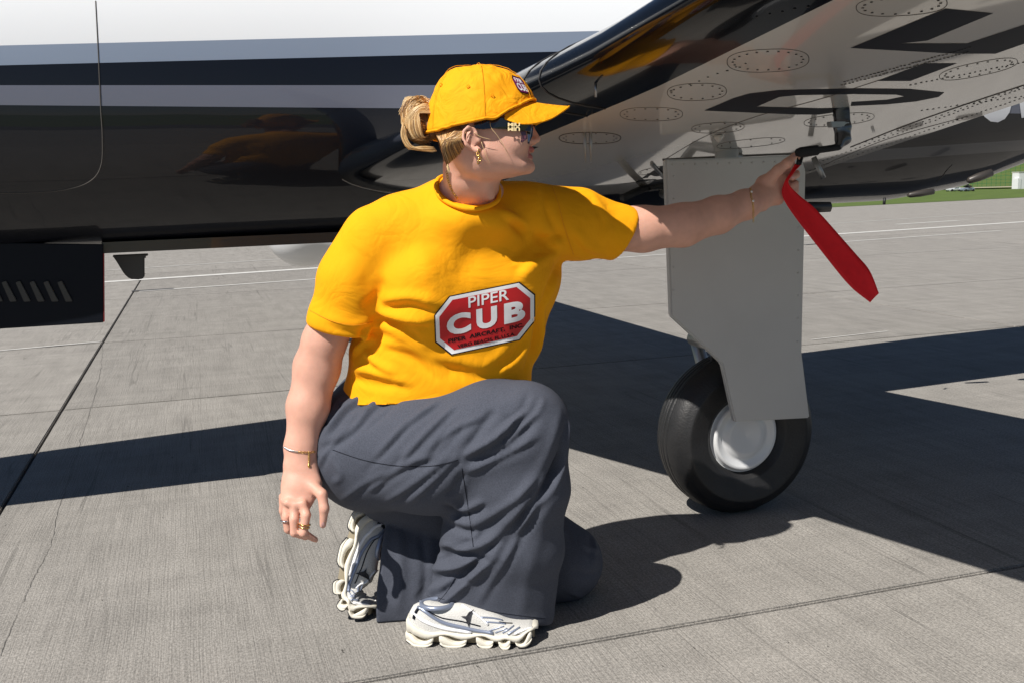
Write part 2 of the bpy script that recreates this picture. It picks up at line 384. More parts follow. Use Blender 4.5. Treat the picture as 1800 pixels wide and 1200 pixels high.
#@@GROUND
# ------------------------------------------------------------------ ground
bm = bmesh.new(); bmesh.ops.create_grid(bm, x_segments=2, y_segments=2, size=600)
for v in bm.verts: v.co.z = -.06
tag(bobj('terrain', bm, m_grass), kind='structure')
apron = tag(thing('apron'), kind='structure')
bm = bmesh.new(); box(bm, (10, 8, -.03), (90, 46, .03)); bobj('sealant_bed', bm, m_sealant, apron)
xs = [-31.5, -25.64, -19.78, -13.92, -8.06, -2.22, 3.64, 9.5, 15.36, 21.2, 27.1, 33, 38.8]; ys = [-10.5, -7.2, -3.92, -.64, 2.63, 4.98, 8.2, 11.6]
k = 0
for i in range(len(xs) - 1):
    for j in range(len(ys) - 1):
        g = .007 if j != 3 and j != 2 else .006
        x0, x1, y0, y1 = xs[i] + g, xs[i + 1] - g, ys[j] + g, ys[j + 1] - g
        bm = bmesh.new(); box(bm, ((x0 + x1) / 2, (y0 + y1) / 2, -.0125), (x1 - x0, y1 - y0, .025), bev=.004)
        bobj('concrete_slab', bm, (m_conc, m_conc2, m_conc3)[(i * 5 + j * 3 + (j == 2)) % 3 if j != 3 else 0], apron); k += 1
# farther concrete, where slabs merge in the distance; its outer edge follows the grass
gA, gB = Gd(1467, 364), Gd(1800, 347); gd = (gB - gA); gd /= np.linalg.norm(gd)
e0, e1 = gA - gd * 60, gA + gd * 120
V = [(-60, 11.61, 0), (100, 11.61, 0), (e1[0], e1[1], 0), (e0[0], e0[1], 0)]
tag(mobj('far_apron', V, [(0, 1, 2, 3)], m_conc3, None, False), kind='structure')
m_crack = mat('hairline_crack_dust', (.13, .122, .112), .9)
m_paint = mat('worn_white_marking', (.62, .61, .58), .8, var=.25, vscale=9, bump=.3, bscale=60)
def stripe(name, a, b, wd, z=.004, m=m_paint):
    A, B = Gd(*a), Gd(*b); t = (B - A) / np.linalg.norm(B - A); s = np.array([-t[1], t[0], 0]) * wd / 2
    V = [A - s, B - s, B + s, A + s]; V = [(v[0], v[1], z) for v in V]
    return tag(mobj(name, V, [(0, 1, 2, 3)], m, None, False), kind='structure')
stripe('painted_line', (-300, 528), (2600, 338), .20)
stripe('painted_line', (245, 513), (1760, 406), .07)
stripe('painted_line', (60, 484), (2200, 346), .06)
stripe('painted_line', (1575, 395), (1685, 388), .12)
stripe('painted_line', (1425, 598), (1560, 583), .012)
stripe('painted_line', (-60, 622), (176, 601), .03)
stripe('tar_patch', (231, 513), (305, 508), .10, .006, m_sealant)
stripe('tar_patch', (1415, 431), (1440, 429), .09, .006, m_sealant)
# shallow wandering cracks in the near slabs
for pts in ([(30, 1080), (0, 1153)], [(101, 900), (88, 960), (62, 1010), (40, 1060)], [(180, 595), (178, 640), (165, 700), (140, 780), (122, 840), (101, 900)]):
    V = []; Fc = []
    q = smoothpts([(x, y, 0) for x, y in pts], 12)
    for i, p in enumerate(q):
        g = Gd(p[0] + rng.normal(0, .8), p[1]); wd = .0003 + .0006 * rng.random()
        V += [(g[0] - wd, g[1], .0015), (g[0] + wd, g[1], .0015)]
        if i: Fc.append((2 * i - 2, 2 * i - 1, 2 * i + 1, 2 * i))
    tag(mobj('hairline_crack', V, Fc, m_crack, None, False), kind='structure')
# rising grass bank beyond the field
V = []; Fc = []
nx = 60
for i in range(nx):
    p = gA + gd * (-90 + i * 5)
    nn = np.array([-gd[1], gd[0], 0])
    for j, (dd, zz) in enumerate(((-.3, .008), (6, 0.02), (24, .08), (48, .3), (75, 4.5), (110, 8.5), (200, 12.))):
        V.append(p + nn * dd + np.array([0, 0, zz + (rng.random() * .5 - .25) * (j > 3)]))
    if i:
        for j in range(6): a = (i - 1) * 7 + j; Fc.append((a, a + 7, a + 8, a + 1))
tag(mobj('grass_bank', V, Fc, m_grass), kind='structure')
# gravel path in front of the fence
def far(px, dist_py):                      # ground point seen under that pixel
    return Gd(px, dist_py)
fa, fb = Gd(1600, 337.5), Gd(2000, 328); fd = (fb - fa) / np.linalg.norm(fb - fa); fn = np.array([-fd[1], fd[0], 0])
m_grav = mat('pale_gravel', (.42, .36, .26), .9, var=.3, vscale=3)
V = [fa - fd * 40, fa + fd * 60, fa + fd * 60 + fn * 3, fa - fd * 40 + fn * 3]; V = [(v[0], v[1], .12) for v in V]
tag(mobj('gravel_path', V, [(0, 1, 2, 3)], m_grav, None, False), kind='structure')
fence = thing('mesh_fence', 'tall green mesh fence with dark posts on the grass in the distance', 'fence')
for i in range(-14, 14):
    p = fa + fd * i * 3.1 + fn * 3.4
    bm = bmesh.new(); box(bm, (p[0], p[1], 1.2), (.08, .08, 2.6)); bobj('post', bm, m_dark, fence)
V = []; Fc = []
for i in range(-180, 180):
    p = fa + fd * i * .24 + fn * 3.4; n0 = len(V)
    V += [p + fd * (-.012) + [0, 0, .05], p + fd * .012 + [0, 0, .05], p + fd * .012 + [0, 0, 2.4], p - fd * .012 + [0, 0, 2.4]]; Fc.append((n0, n0 + 1, n0 + 2, n0 + 3))
for i in range(12):
    z = .1 + i * .2; n0 = len(V); a = fa - fd * 43 + fn * 3.4; b = fa + fd * 43 + fn * 3.4
    V += [a + [0, 0, z], b + [0, 0, z], b + [0, 0, z + .025], a + [0, 0, z + .025]]; Fc.append((n0, n0 + 1, n0 + 2, n0 + 3))
tag(mobj('wire_mesh', V, Fc, m_fence, fence, False), kind='stuff')
# grey utility cabinet at right edge, small parked cars and a bin far behind
def faraway(name, label, cat): return thing(name, label, cat)
cb = faraway('utility_cabinet', 'pale grey metal utility cabinet by the far fence', 'cabinet')
p = Gd(1793, 333.5); s_ = np.linalg.norm(p - CAM) / F
bm = bmesh.new(); box(bm, (p[0], p[1], 13 * s_), (20 * s_, 14 * s_, 26 * s_), bev=.02); bobj('body', bm, m_white, cb)
bm = bmesh.new(); box(bm, (p[0] - 9.5 * s_, p[1] - 3 * s_, 9 * s_), (7 * s_, 10 * s_, 17 * s_), bev=.02); bobj('side_box', bm, m_white, cb)
bm = bmesh.new(); box(bm, (p[0], p[1], 26.6 * s_), (21 * s_, 15 * s_, 1.2 * s_)); bobj('lid', bm, m_wing, cb)
for kx, kl, col, lab in ((1700, 1, (.25, .3, .38), 'small grey blue car parked far away on the grass edge'), (1676, 0, (.7, .72, .75), 'small white car parked far away behind the dark aircraft belly')):
    c = thing('parked_car', lab, 'car', group='cars parked beyond the apron'); p = Gd(kx, 338); s_ = np.linalg.norm(p - CAM) / F
    mc = mat('car_paint_%d' % kl, col, .3, coat=.7); L = 24 * s_
    bm = bmesh.new(); box(bm, (p[0], p[1], 4.4 * s_), (L, 11 * s_, 5 * s_), bev=.06); bobj('body', bm, mc, c)
    bm = bmesh.new(); box(bm, (p[0] + .05 * L, p[1], 8.6 * s_), (L * .55, 10 * s_, 4 * s_), bev=.1); bobj('cabin', bm, m_blk, c)
    for sx in (-.3, .3):
        for sy in (-1, 1):
            pr = [(q * s_, h * s_) for q, h in ((0.01, -.8), (2, -.8), (2.3, -.4), (2.3, .4), (2, .8), (.01, .8))]
            lathe('wheel', pr, m_rub, c, 16, 'Y', (p[0] + sx * L, p[1] + sy * 5 * s_, 2.3 * s_ + .01))
bn = thing('field_marker', 'tiny orange and white marker barrel beside the distant car', 'marker'); p = Gd(1704, 337); s_ = np.linalg.norm(p - CAM) / F
lathe('barrel', [(.001, 0), (2.2 * s_, 0), (2.2 * s_, 4 * s_), (1.9 * s_, 8 * s_), (.001, 8 * s_)], mat('marker_orange', (.7, .3, .2), .6), bn, 16, 'Z', (p[0], p[1], .02))
lathe('band', [(2.25 * s_, 3 * s_), (2.3 * s_, 3.2 * s_), (2.3 * s_, 4.8 * s_), (2.1 * s_, 5 * s_)], m_white, bn, 16, 'Z', (p[0], p[1], .02))

#@@AIRCRAFT
# ------------------------------------------------------------------ aircraft
plane = thing('aircraft', 'dark turboprop aircraft with white top, grey stripes and its left wing overhead', 'aircraft')
def ip(x, xs_, ys_): return float(np.interp(x, xs_, ys_))
def fus_sec(x):
    yc = 1.2 + .107 * x
    hw = ip(x, (-5, -4.2, -3.2, -2.2, .7, 1.6, 3, 6, 8), (.1, .24, .33, .40, .48, .51, .46, .3, .1))
    zb = ip(x, (-5, -4.2, -2.5, -1.9, -1., .9, 1.5, 1.9, 2.3, 3, 6, 8), (1.2, .95, .875, .862, .862,   .900, .905, .948, 1.05, 1.25, 1.75, 2.0))
    zt = ip(x, (-5, -4.2, -3.3, -2.2, -1., 3, 6, 8), (1.45, 1.65, 1.8, 1.9, 2.0, 2.05, 2.1, 2.15))
    zm = ip(x, (-5, -3.3, -1, 2, 4, 8), (1.3, 1.34, 1.33, 1.38, 1.6, 2.1))
    return yc, hw, zb, zt, zm
def fus_pt(x, a):
    yc, hw, zb, zt, zm = fus_sec(x); c, s = math.cos(a), math.sin(a)
    e = 2 / 2.6 if s < 0 else 2 / 2.1
    y = yc + hw * math.copysign(abs(c) ** (2 / 2.5), c); z = zm + (zt - zm if s > 0 else zm - zb) * math.copysign(abs(s) ** e, s)
    return (x, y, z)
def fus_mat():
    m = bpy.data.materials.new('striped_fuselage_paint'); m.use_nodes = True; n = m.node_tree.nodes; l = m.node_tree.links; b = n['Principled BSDF']
    b.inputs['Coat Weight'].default_value = .62; b.inputs['Coat Roughness'].default_value = .015; b.inputs['Roughness'].default_value = .4; b.inputs['Specular IOR Level'].default_value = .25
    g = n.new('ShaderNodeNewGeometry'); sp = n.new('ShaderNodeSeparateXYZ'); l.new(g.outputs['Position'], sp.inputs[0])
    def M(op, a, bb):
        q = n.new('ShaderNodeMath'); q.operation = op
        for i, v in enumerate((a, bb)):
            if isinstance(v, (int, float)): q.inputs[i].default_value = v
            else: l.new(v, q.inputs[i])
        return q.outputs[0]
    X, Z = sp.outputs[0], sp.outputs[2]
    def above(z0, k): return M('GREATER_THAN', M('SUBTRACT', Z, M('MULTIPLY', M('ADD', X, 2.02), k)), z0)
    def mixc(f, a, c):
        q = n.new('ShaderNodeMix'); q.data_type = 'RGBA'; l.new(f, q.inputs[0])
        if isinstance(a, tuple): q.inputs[6].default_value = (*a, 1)
        else: l.new(a, q.inputs[6])
        q.inputs[7].default_value = (*c, 1); return q.outputs[2]
    blk = (.003, .004, .008); gry = (.155, .165, .21); gry2 = (.34, .40, .50)
    aft = M('GREATER_THAN', X, .3)
    c = mixc(M('MULTIPLY', M('MULTIPLY', aft, M('GREATER_THAN', M('SUBTRACT', Z, M('MULTIPLY', X, .037)), 1.04)), M('LESS_THAN', M('SUBTRACT', Z, M('MULTIPLY', X, .037)), 1.085)), blk, (.07, .07, .075))
    c = mixc(above(1.297, -.007), c, gry); c = mixc(above(1.352, .009), c, blk); c = mixc(above(1.407, .043), c, gry2); c = mixc(above(1.462, .050), c, (.88, .90, .92))
    l.new(c, b.inputs['Base Color'])
    wv = n.new('ShaderNodeTexNoise'); wv.inputs['Scale'].default_value = 2.2; wv.inputs['Detail'].default_value = 1; l.new(g.outputs['Position'], wv.inputs['Vector'])
    bp = n.new('ShaderNodeBump'); bp.inputs['Strength'].default_value = .12; bp.inputs['Distance'].default_value = .02; l.new(wv.outputs[0], bp.inputs['Height']); l.new(bp.outputs[0], b.inputs['Coat Normal'])
    met = M('MULTIPLY', above(1.407, .043), M('SUBTRACT', 1.0, above(1.462, .050))); l.new(M('MULTIPLY', met, .4), b.inputs['Metallic'])
    return m
m_fus = fus_mat()
X = np.linspace(-5, 8, 131); NA = 96; V = []; Fc = []
for i, x in enumerate(X):
    for j in range(NA): V.append(fus_pt(x, 2 * math.pi * j / NA))
    if i:
        for j in range(NA): a = (i - 1) * NA; b = i * NA; Fc.append((a + j, b + j, b + (j + 1) % NA, a + (j + 1) % NA))
Fc.append(tuple(range(NA))); Fc.append(tuple(range((len(X) - 1) * NA, len(X) * NA))[::-1])
fus = mobj('fuselage', V, Fc, m_fus, plane)
fb_bvh = BVHTree.FromPolygons(V, Fc)
def on_fus(px, py, off=.002):
    d = Vector(ray(px, py)).normalized(); h = fb_bvh.ray_cast(Vector(CAM), d); return np.array(h[0] - d * off)
def seam(name, pts, r, bv=on_fus, m=m_line, parent=plane, off=.0005, k=8):
    q = [bv(p[0], p[1], off) for p in smoothpts([(a, b, 0) for a, b in pts], k)]
    V, Fc = tubev(q, r, 4); return mobj(name, V, Fc, m, parent)
seam('panel_seam', [(168, 2), (171, 60), (174, 120), (177, 190), (180, 240), (178, 290), (160, 318), (120, 333), (60, 339), (0, 340)], .0016)
seam('panel_seam', [(1674, 290), (1664, 300), (1655, 312), (1645, 320)], .002)
# soft creases reflected lines near the nose: a fuel hose run along the skin
# belly strake, antenna, pod
bl = [on_fus(px, py) for px, py in [(182, 433), (400, 422), (600, 411)]]
def strip3(name, a, b, h0, th, m):
    A = Yp(*a, .80); B = Yp(*b, .86); bm = bmesh.new(); vs = []
    for p in (A, B):
        vs += [bm.verts.new((p[0], p[1] + dy, p[2] + dz)) for dy, dz in ((0, 0), (th, -.01), (th, h0), (0, h0))]
    for i in range(4): bm.faces.new((vs[i], vs[(i + 1) % 4], vs[4 + (i + 1) % 4], vs[4 + i]))
    bm.faces.new(vs[:4]); bm.faces.new(vs[4:]); return bobj(name, bm, m, plane)
m_taupe = mat('belly_rail_paint', (.06, .052, .046), .4, metal=.2, coat=.3)
strip3('belly_rail', (180, 446), (640, 424), .035, .30, m_taupe)
# nose gear door with louvres
dA = .78
def plate(name, pts, y, th, m, parent, bev=.002, tilt=0.):
    bm = bmesh.new(); f = []
    for px, py in pts:
        p = Yp(px, py, y); f.append(bm.verts.new((p[0], p[1] + tilt * (p[2] - 1), p[2])))
    fc = bm.faces.new(f); r = bmesh.ops.extrude_face_region(bm, geom=[fc]); vs = [v for v in r['geom'] if isinstance(v, bmesh.types.BMVert)]
    for v in vs: v.co.y += th
    if bev: bmesh.ops.bevel(bm, geom=list(bm.edges), offset=bev, segments=2, affect='EDGES')
    return bobj(name, bm, m, parent)
m_ngd = mat('nose_gear_door_paint', (.003, .005, .010), .55, coat=0, spec=.2)
ngd = plate('nose_gear_door', [(-260, 424), (181, 430), (182, 567), (-260, 594)], dA, .02, m_ngd, plane)
m_redge = mat('red_door_edge', (.35, .02, .02), .5)
plate('door_edge_seal', [(181.5, 446), (182.6, 446), (183.2, 566), (182.2, 566)], dA - .001, .022, m_redge, ngd, 0)
m_slot = mat('louvre_grey', (.05, .048, .046), .35, metal=.3)
for i in range(6):
    x0 = -22 + i * 24.5; q = [(x0, 497), (x0 + 8, 494), (x0 + 27, 530), (x0 + 15, 531)]
    plate('louvre', q, dA - .008, .012, m_slot, ngd, .0015)
# blade antenna below the belly
ant = plate('blade_antenna', [(196, 449), (262, 446), (258, 452), (254, 452), (254, 489), (246, 492), (228, 491), (218, 482), (202, 456)], 1.0, .02, mat('antenna_grey', (.06, .06, .062), .4), plane, .004)
# belly fairing pod (white), seen below the fuselage
vol = Vol((-2.4, 2.0, .3), (1.2, 4.6, 1.4), .022)
c0 = P(534, 410, 6.4); vol.ell(c0, (.24, .205, .25), k=.02); vol.seg(c0, c0 + RIGHT * .75, (.205, .22), (.12, .17), .05)
Vv, Qq = vol.mesh(); o = mlink('radar_pod', npmesh('belly_fairing', relax(Vv, Qq, 2), Qq), m_white, plane)
# belly tubes: exhaust/drain stubs under the rear belly
for a, b, r in (((1390, 366), (1458, 364), .024), ((1595, 344), (1640, 337), .014), ((1700, 319), (1742, 304), .018)):
    A, B = P(*a, 4.2), P(*b, 4.2); V, Fc = tubev([A, (A * .9 + B * .1), (A * .5 + B * .5), B + (B - A) * .02, B + (B - A) * .06], [r * .4 * .9, r * .8, r, r * .9, r * .3], 14)
    mobj('belly_fairing_stub', V, Fc, m_taupe, plane)
V, Fc = tubev([P(1555, 348, 4.1), P(1554, 360, 4.1)], .006, 8); mobj('drain_tube', V, Fc, m_dark, plane)

# ---- wing
def LE(y):
    yy = (5, .9, .459, -.633, -1.31, -5.5); k_ = [-q for q in yy]
    return np.array([ip(-y, k_, (-2.2, -1.13, -.998, -.728, -.625, .2)), y, ip(-y, k_, (.62, 1.075, 1.118, 1.285, 1.400, 2.12))])
def TE(y): return np.array([.861 + .068 * (.125 - y), y, 1.175 + .19 * (.125 - y)])
def af(t):  # half thickness of a 12% section, t chord fraction
    return 5 * .13 * (.2969 * math.sqrt(t) - .126 * t - .3516 * t * t + .2843 * t ** 3 - .1036 * t ** 4)
def wing_pt(y, t, s):
    a, b = LE(y), TE(y); c = np.linalg.norm(b - a); p = a + (b - a) * t
    cam_ = .02 * math.sin(math.pi * t ** .8) * c
    p[2] += (af(t) * c * (1.08 if s > 0 else -.92)) + cam_ * .6; return p
TT = [0] + [.5 * (1 - math.cos(math.pi * q / 30)) for q in range(1, 31)]
def wing_mesh(name, parent, mirror=False, tip=-5.5, root=.95):
    V = []; Fc = []; mi = []
    ys_ = np.linspace(root, tip, 57); ring = [(t, 1) for t in reversed(TT)] + [(t, -1) for t in TT[1:]]
    boot = [i for i in range(len(ring))]
    for i, y in enumerate(ys_):
        for t, s in ring:
            p = wing_pt(y, t, s)
            if mirror: yc = 1.2 + .107 * p[0]; p = np.array([p[0] - .107 * (2 * (yc - p[1])), 2 * yc - p[1], p[2]])
            V.append(p)
    nr = len(ring)
    for i in range(len(ys_) - 1):
        for j in range(nr - 1):
            t = max(ring[j][0], ring[j + 1][0]); s = ring[j][1] if j < nr - 2 else -1
            up = j < len(TT) - 1
            # boot reaches farther back below near the root
            yy = ys_[i]; lim = (.075 if up else .105 + .15 * min(1, max(0, yy / .6)))
            Fc.append((i * nr + j, i * nr + j + 1, (i + 1) * nr + j + 1, (i + 1) * nr + j)); mi.append(1 if t < lim + .02 else 0)
    Fc.append(tuple(range(nr))); mi.append(0); Fc.append(tuple(range((len(ys_) - 1) * nr, len(ys_) * nr))[::-1]); mi.append(0)
    bm = bmesh.new(); vv = [bm.verts.new(p) for p in V]
    for f, k_ in zip(Fc, mi):
        try: q = bm.faces.new([vv[a] for a in f]); q.material_index = k_; q.smooth = True
        except ValueError: pass
    bmesh.ops.recalc_face_normals(bm, faces=bm.faces)
    me = bpy.data.meshes.new(name); bm.to_mesh(me); bm.free(); o = mlink(name, me, [m_wing, m_blkrub], parent, True)
    return o, BVHTree.FromPolygons([tuple(p) for p in V], Fc)
wing, wb = wing_mesh('wing', plane)
wing2, _ = wing_mesh('wing', plane, True)
def on_wing(px, py, off=.002):
    d = Vector(ray(px, py)).normalized(); h = wb.ray_cast(Vector(CAM), d)
    return None if h[0] is None else np.array(h[0] - d * off)
def dense(pts, step=12.):
    out = []
    for a, b in zip(pts, pts[1:] + pts[:1]):
        n_ = max(1, int(math.hypot(b[0] - a[0], b[1] - a[1]) / step))
        for k_ in range(n_): out.append((a[0] + (b[0] - a[0]) * k_ / n_, a[1] + (b[1] - a[1]) * k_ / n_))
    return out
def grid_cut(bm, s):
    xs_ = [v.co.x for v in bm.verts]; ys_ = [v.co.y for v in bm.verts]
    for ax, lo, hi in ((0, min(xs_), max(xs_)), (1, min(ys_), max(ys_))):
        q = lo + s
        while q < hi:
            no = (1, 0, 0) if ax == 0 else (0, 1, 0); co = (q, 0, 0) if ax == 0 else (0, q, 0)
            bmesh.ops.bisect_plane(bm, geom=list(bm.verts) + list(bm.edges) + list(bm.faces), plane_co=co, plane_no=no, dist=1e-6); q += s
    bmesh.ops.triangulate(bm, faces=bm.faces)
def decal_poly(name, loops, m, proj, off, parent, s=14):
    """flat print: pixel outlines laid on to a surface"""
    bm = bmesh.new()
    for lp in loops: bm.faces.new([bm.verts.new((x, y, 0)) for x, y in lp])
    grid_cut(bm, s); bad = []
    for v in bm.verts:
        p = proj(v.co.x, v.co.y, off)
        if p is None: bad.append(v)
        else: v.co = p
    bmesh.ops.delete(bm, geom=bad, context='VERTS')
    me = bpy.data.meshes.new(name); bm.to_mesh(me); bm.free(); return mlink(name, me, m, parent, True)
# registration: D, hyphen and E seen foreshortened below the wing
decal_poly('registration_letter', [[(1238, 195), (1290, 173), (1318, 165), (1370, 159), (1500, 156), (1600, 157), (1660, 163), (1650, 171), (1610, 179), (1560, 184), (1495, 187), (1497, 180), (1560, 176), (1590, 170), (1575, 167), (1500, 166), (1400, 168), (1370, 171), (1335, 186), (1330, 188), (1440, 191), (1490, 190), (1480, 196), (1440, 202), (1400, 202)]], m_navy, on_wing, .0025, wing)
decal_poly('registration_hyphen', [[(1542, 143), (1625, 112), (1682, 112), (1600, 143)]], m_navy, on_wing, .0025, wing)
decal_poly('registration_letter', [[(1495, 85), (1662, 16), (1746, 24), (1630, 72), (1582, 77), (1700, 77), (1850, 28), (1850, 60), (1750, 95), (1680, 95)]], m_navy, on_wing, .0025, wing)
# panel rings with screws
m_ring = m_line
def access(cx, cy, rx, ry, tilt, ns, parent=wing, sr=.0024, seamr=.0008):
    pts = []; ct, st = math.cos(tilt), math.sin(tilt)
    for k_ in range(48):
        a = 2 * math.pi * k_ / 48; u = rx * math.copysign(abs(math.cos(a)) ** .8, math.cos(a)); v = ry * math.copysign(abs(math.sin(a)) ** .8, math.sin(a))
        p = on_wing(cx + u * ct - v * st, cy + u * st + v * ct, .0006)
        if p is not None: pts.append(p)
    V, Fc = tubev(pts, seamr, 4, closed=len(pts) == 48); pn = mobj('access_panel', V, Fc, m_ring, parent)
    V = []; Fc = []
    for k_ in range(ns):
        a = 2 * math.pi * k_ / ns; u = .86 * rx * math.cos(a); v = .80 * ry * math.sin(a)
        p = on_wing(cx + u * ct - v * st, cy + u * st + v * ct, .0006)
        q = on_wing(cx + u * ct - v * st + 3, cy + u * st + v * ct, .0006)
        if p is None or q is None: continue
        tubev([p, p + np.array([0, 0, -.0012])], sr, 8, V=V, Fc=Fc)
    if V: tag(mobj('screws', V, Fc, m_dark, pn), kind='stuff')
access(1350, 107, 72, 20, -.04, 20); access(1585, 10, 80, 18, -.06, 18); access(1225, 162, 52, 15, -.03, 14); access(1145, 201, 55, 12, 0, 14)
access(1720, 122, 70, 12, -.2, 20); access(1475, 211, 62, 10, -.1, 18); access(1262, 225, 0.1 + 46, 9, -.05, 10); access(1037, 243, 54, 10, .0, 14, seamr=.0014); access(1320, 252, 60, 7, -.1, 8); access(1150, 300, 28, 5, -.2, 6)
def rivets(rows, name='rivets', r=.0032):
    V = []; Fc = []
    for (a, b, n_) in rows:
        for k_ in range(n_):
            t = k_ / (n_ - 1); p = on_wing(a[0] + (b[0] - a[0]) * t + rng.normal(0, .4), a[1] + (b[1] - a[1]) * t + rng.normal(0, .3), .0004)
            if p is not None: tubev([p, p + np.array([0, 0, -.0012])], r * (.8 + .4 * rng.random()), 6, V=V, Fc=Fc)
    tag(mobj(name, V, Fc, m_dark, wing), kind='stuff')
rivets([((1425, 300), (1800, 172), 46), ((1430, 289), (1800, 155), 46), ((1500, 258), (1800, 152), 28), ((1480, 150), (1700, 92), 34), ((1484, 144), (1704, 84), 34), ((1620, 195), (1795, 170), 18)])
rivets([((1180, 160), (1310, 112), 9), ((1330, 30), (1420, 12), 5), ((1600, 150), (1800, 110), 22)], r=.0025)
def wseam(pts, r=.0013, name='panel_seam'):
    q = [on_wing(p[0], p[1], .0005) for p in smoothpts([(a, b, 0) for a, b in pts], 8)]; q = [p for p in q if p is not None]
    if len(q) > 2: V, Fc = tubev(q, r, 4); mobj(name, V, Fc, m_line, wing)
wseam([(1495, 259), (1600, 218), (1700, 183), (1800, 150)], .002); wseam([(1165, 283), (1240, 240), (1330, 205), (1440, 175), (1550, 140)], .001)
wseam([(1165, 281), (1290, 275), (1404, 270)], .0035, 'gear_bay_edge'); wseam([(1420, 302), (1560, 245), (1700, 205)], .0012)
# boot clamps
for px in (1062, 1040):
    pass
# small fuel drains / vents under the wing
for cx in (1028, 1038):
    A = on_wing(cx, 233, 0); 
    if A is None: continue
    V, Fc = tubev([A + [0, 0, .02], A + [0, 0, -.035], A + [0, 0, -.045], A + [0, 0, -.075]], [.004, .004, .002, .002], 10); mobj('fuel_drain', V, Fc, m_steel, wing)
A = on_wing(1263, 238, 0); V, Fc = tubev([A, A + [.0, 0, -.012], A + [0, 0, -.02]], [.016, .01, .003], 12); mobj('fuel_drain', V, Fc, m_wing, wing)
A = on_wing(1047, 146, 0); V, Fc = tubev([A, A + [0, 0, -.03]], [.003, .003], 8); mobj('stall_tab', V, Fc, m_steel, wing)
# band round the leading edge (boot joint)
for yb in (-.40, -.47):
    q = [wing_pt(yb, t, s) for t, s in [(t, 1) for t in reversed(TT[:9])] + [(t, -1) for t in TT[1:7]]]
    a = LE(yb) * .5 + TE(yb) * .5; q = [p + nrm([p[0] - a[0], 0, (p[2] - a[2]) * 4]) * .001 for p in q]
    V, Fc = tubev(q, .002, 6); mobj('boot_seam', V, Fc, m_dark, wing)

q = [wing_pt(.70, t, s_) for t, s_ in [(t, 1) for t in reversed(TT[:7])] + [(t, -1) for t in TT[1:8]]]; a = LE(.7) * .6 + TE(.7) * .4
q = [p + nrm([p[0] - a[0], 0, (p[2] - a[2]) * 4]) * .001 for p in q]; V, Fc = tubev(q, .0016, 6); mobj('root_edge_strip', V, Fc, m_steel, wing)
# ---- landing gear
gear = thing('gear'); gear.name = 'main_gear_leg'; gear.parent = plane; gear.location = (.037, .060, 0)
door = plate('gear_door', [(1170, 281), (1300, 277), (1408, 272), (1417, 300), (1413, 480), (1410, 620), (1424, 734), (1292, 741), (1283, 700), (1270, 640), (1238, 609), (1180, 556)], -.10, .022, m_door, gear, .004); door.location = (-.037, -.060, 0)
V = []; Fc = []
for px, py in [(1182 + 20 * i, 290 - .5 * i) for i in range(11)] + [(1184, 310 + 40 * i) for i in range(6)] + [(1404 - .3 * i, 320 + 40 * i) for i in range(8)]:
    p = Yp(px, py, -.10); p[0] -= .037; p[1] -= .0605; tubev([p, p - np.array([0, .0012, 0])], .0028, 8, V=V, Fc=Fc)
tag(mobj('rivets', V, Fc, m_door, gear), kind='stuff')
V, Fc = tubev(smoothpts([(-.05, 0, 1.0), (-.075, -.02, .8), (-.07, -.03, .62), (-.09, -.02, .5), (-.06, .02, .36), (-.01, .05, .27)], 6), .006, 8); mobj('brake_hose', V, Fc, m_dark, gear)
V, Fc = tubev([(-.02, .02, 1.15), (-.03, .02, .75), (-.05, .01, .56), (-.07, 0.01, .50)], [.035, .035, .03, .028], 16); mobj('strut', V, Fc, m_white, gear)
V, Fc = tubev([(-.07, .13, .54), (-.03, .13, .40), (0, .13, .245)], [.02, .022, .025], 12); mobj('trailing_link', V, Fc, m_steel, gear)
V, Fc = tubev([(-.07, -.01, .53), (-.07, .14, .53)], [.024, .024], 12); mobj('link_pivot', V, Fc, m_steel, gear)
V, Fc = tubev([(0, -.03, .245), (0, .14, .245)], [.02, .02], 12); mobj('axle', V, Fc, m_steel, gear)
V, Fc = tubev([(.05, .08, 1.1), (.1, .4, .95), (.15, .8, .98)], [.018, .018, .018], 10); mobj('side_brace', V, Fc, m_steel, gear)
V, Fc = tubev([P(1432, 276, 3.1), P(1450, 314, 3.1)], [.009, .009], 10); mobj('door_link_rod', V, Fc, m_steel, gear)
# tyre with grooves, slightly flattened by the load
prof = []
Rt, hw_ = .246, .088
pp = [(.115, -.052), (.132, -.072), (.136, -.0745), (.139, -.0745), (.165, -.0855), (.192, -.0872), (.197, -.0885), (.202, -.0875), (.206, -.0835), (.218, -.078), (.234, -.062), (.242, -.046), (.2465, -.034), (.2475, -.030), (.2435, -.0285), (.2435, -.0255), (.248, -.024), (.249, -.010), (.2445, -.0085), (.2445, -.0055), (.2495, -.004), (.25, .0)]
pp += [(r, -h) for r, h in pp[::-1][1:]]
pp = [(r * 1.01, h) for r, h in pp]
wheel = lathe('wheel', pp + [(.115, .052)], m_rub, gear, 96, 'Y', (0, 0, .2495)); wheel['label'] = 'black main wheel tyre'
for v in wheel.data.vertices:
    if v.co.z < .012: v.co.z = .004 + max(0, v.co.z) * .3; v.co.y *= 1.04
lathe('hub_cap', [(.0005, -.062), (.05, -.066), (.062, -.067), (.072, -.058), (.082, -.057), (.095, -.066), (.104, -.068), (.108, -.062), (.112, -.05), (.116, -.05)], m_white, wheel, 64, 'Y', (0, 0, .2495))
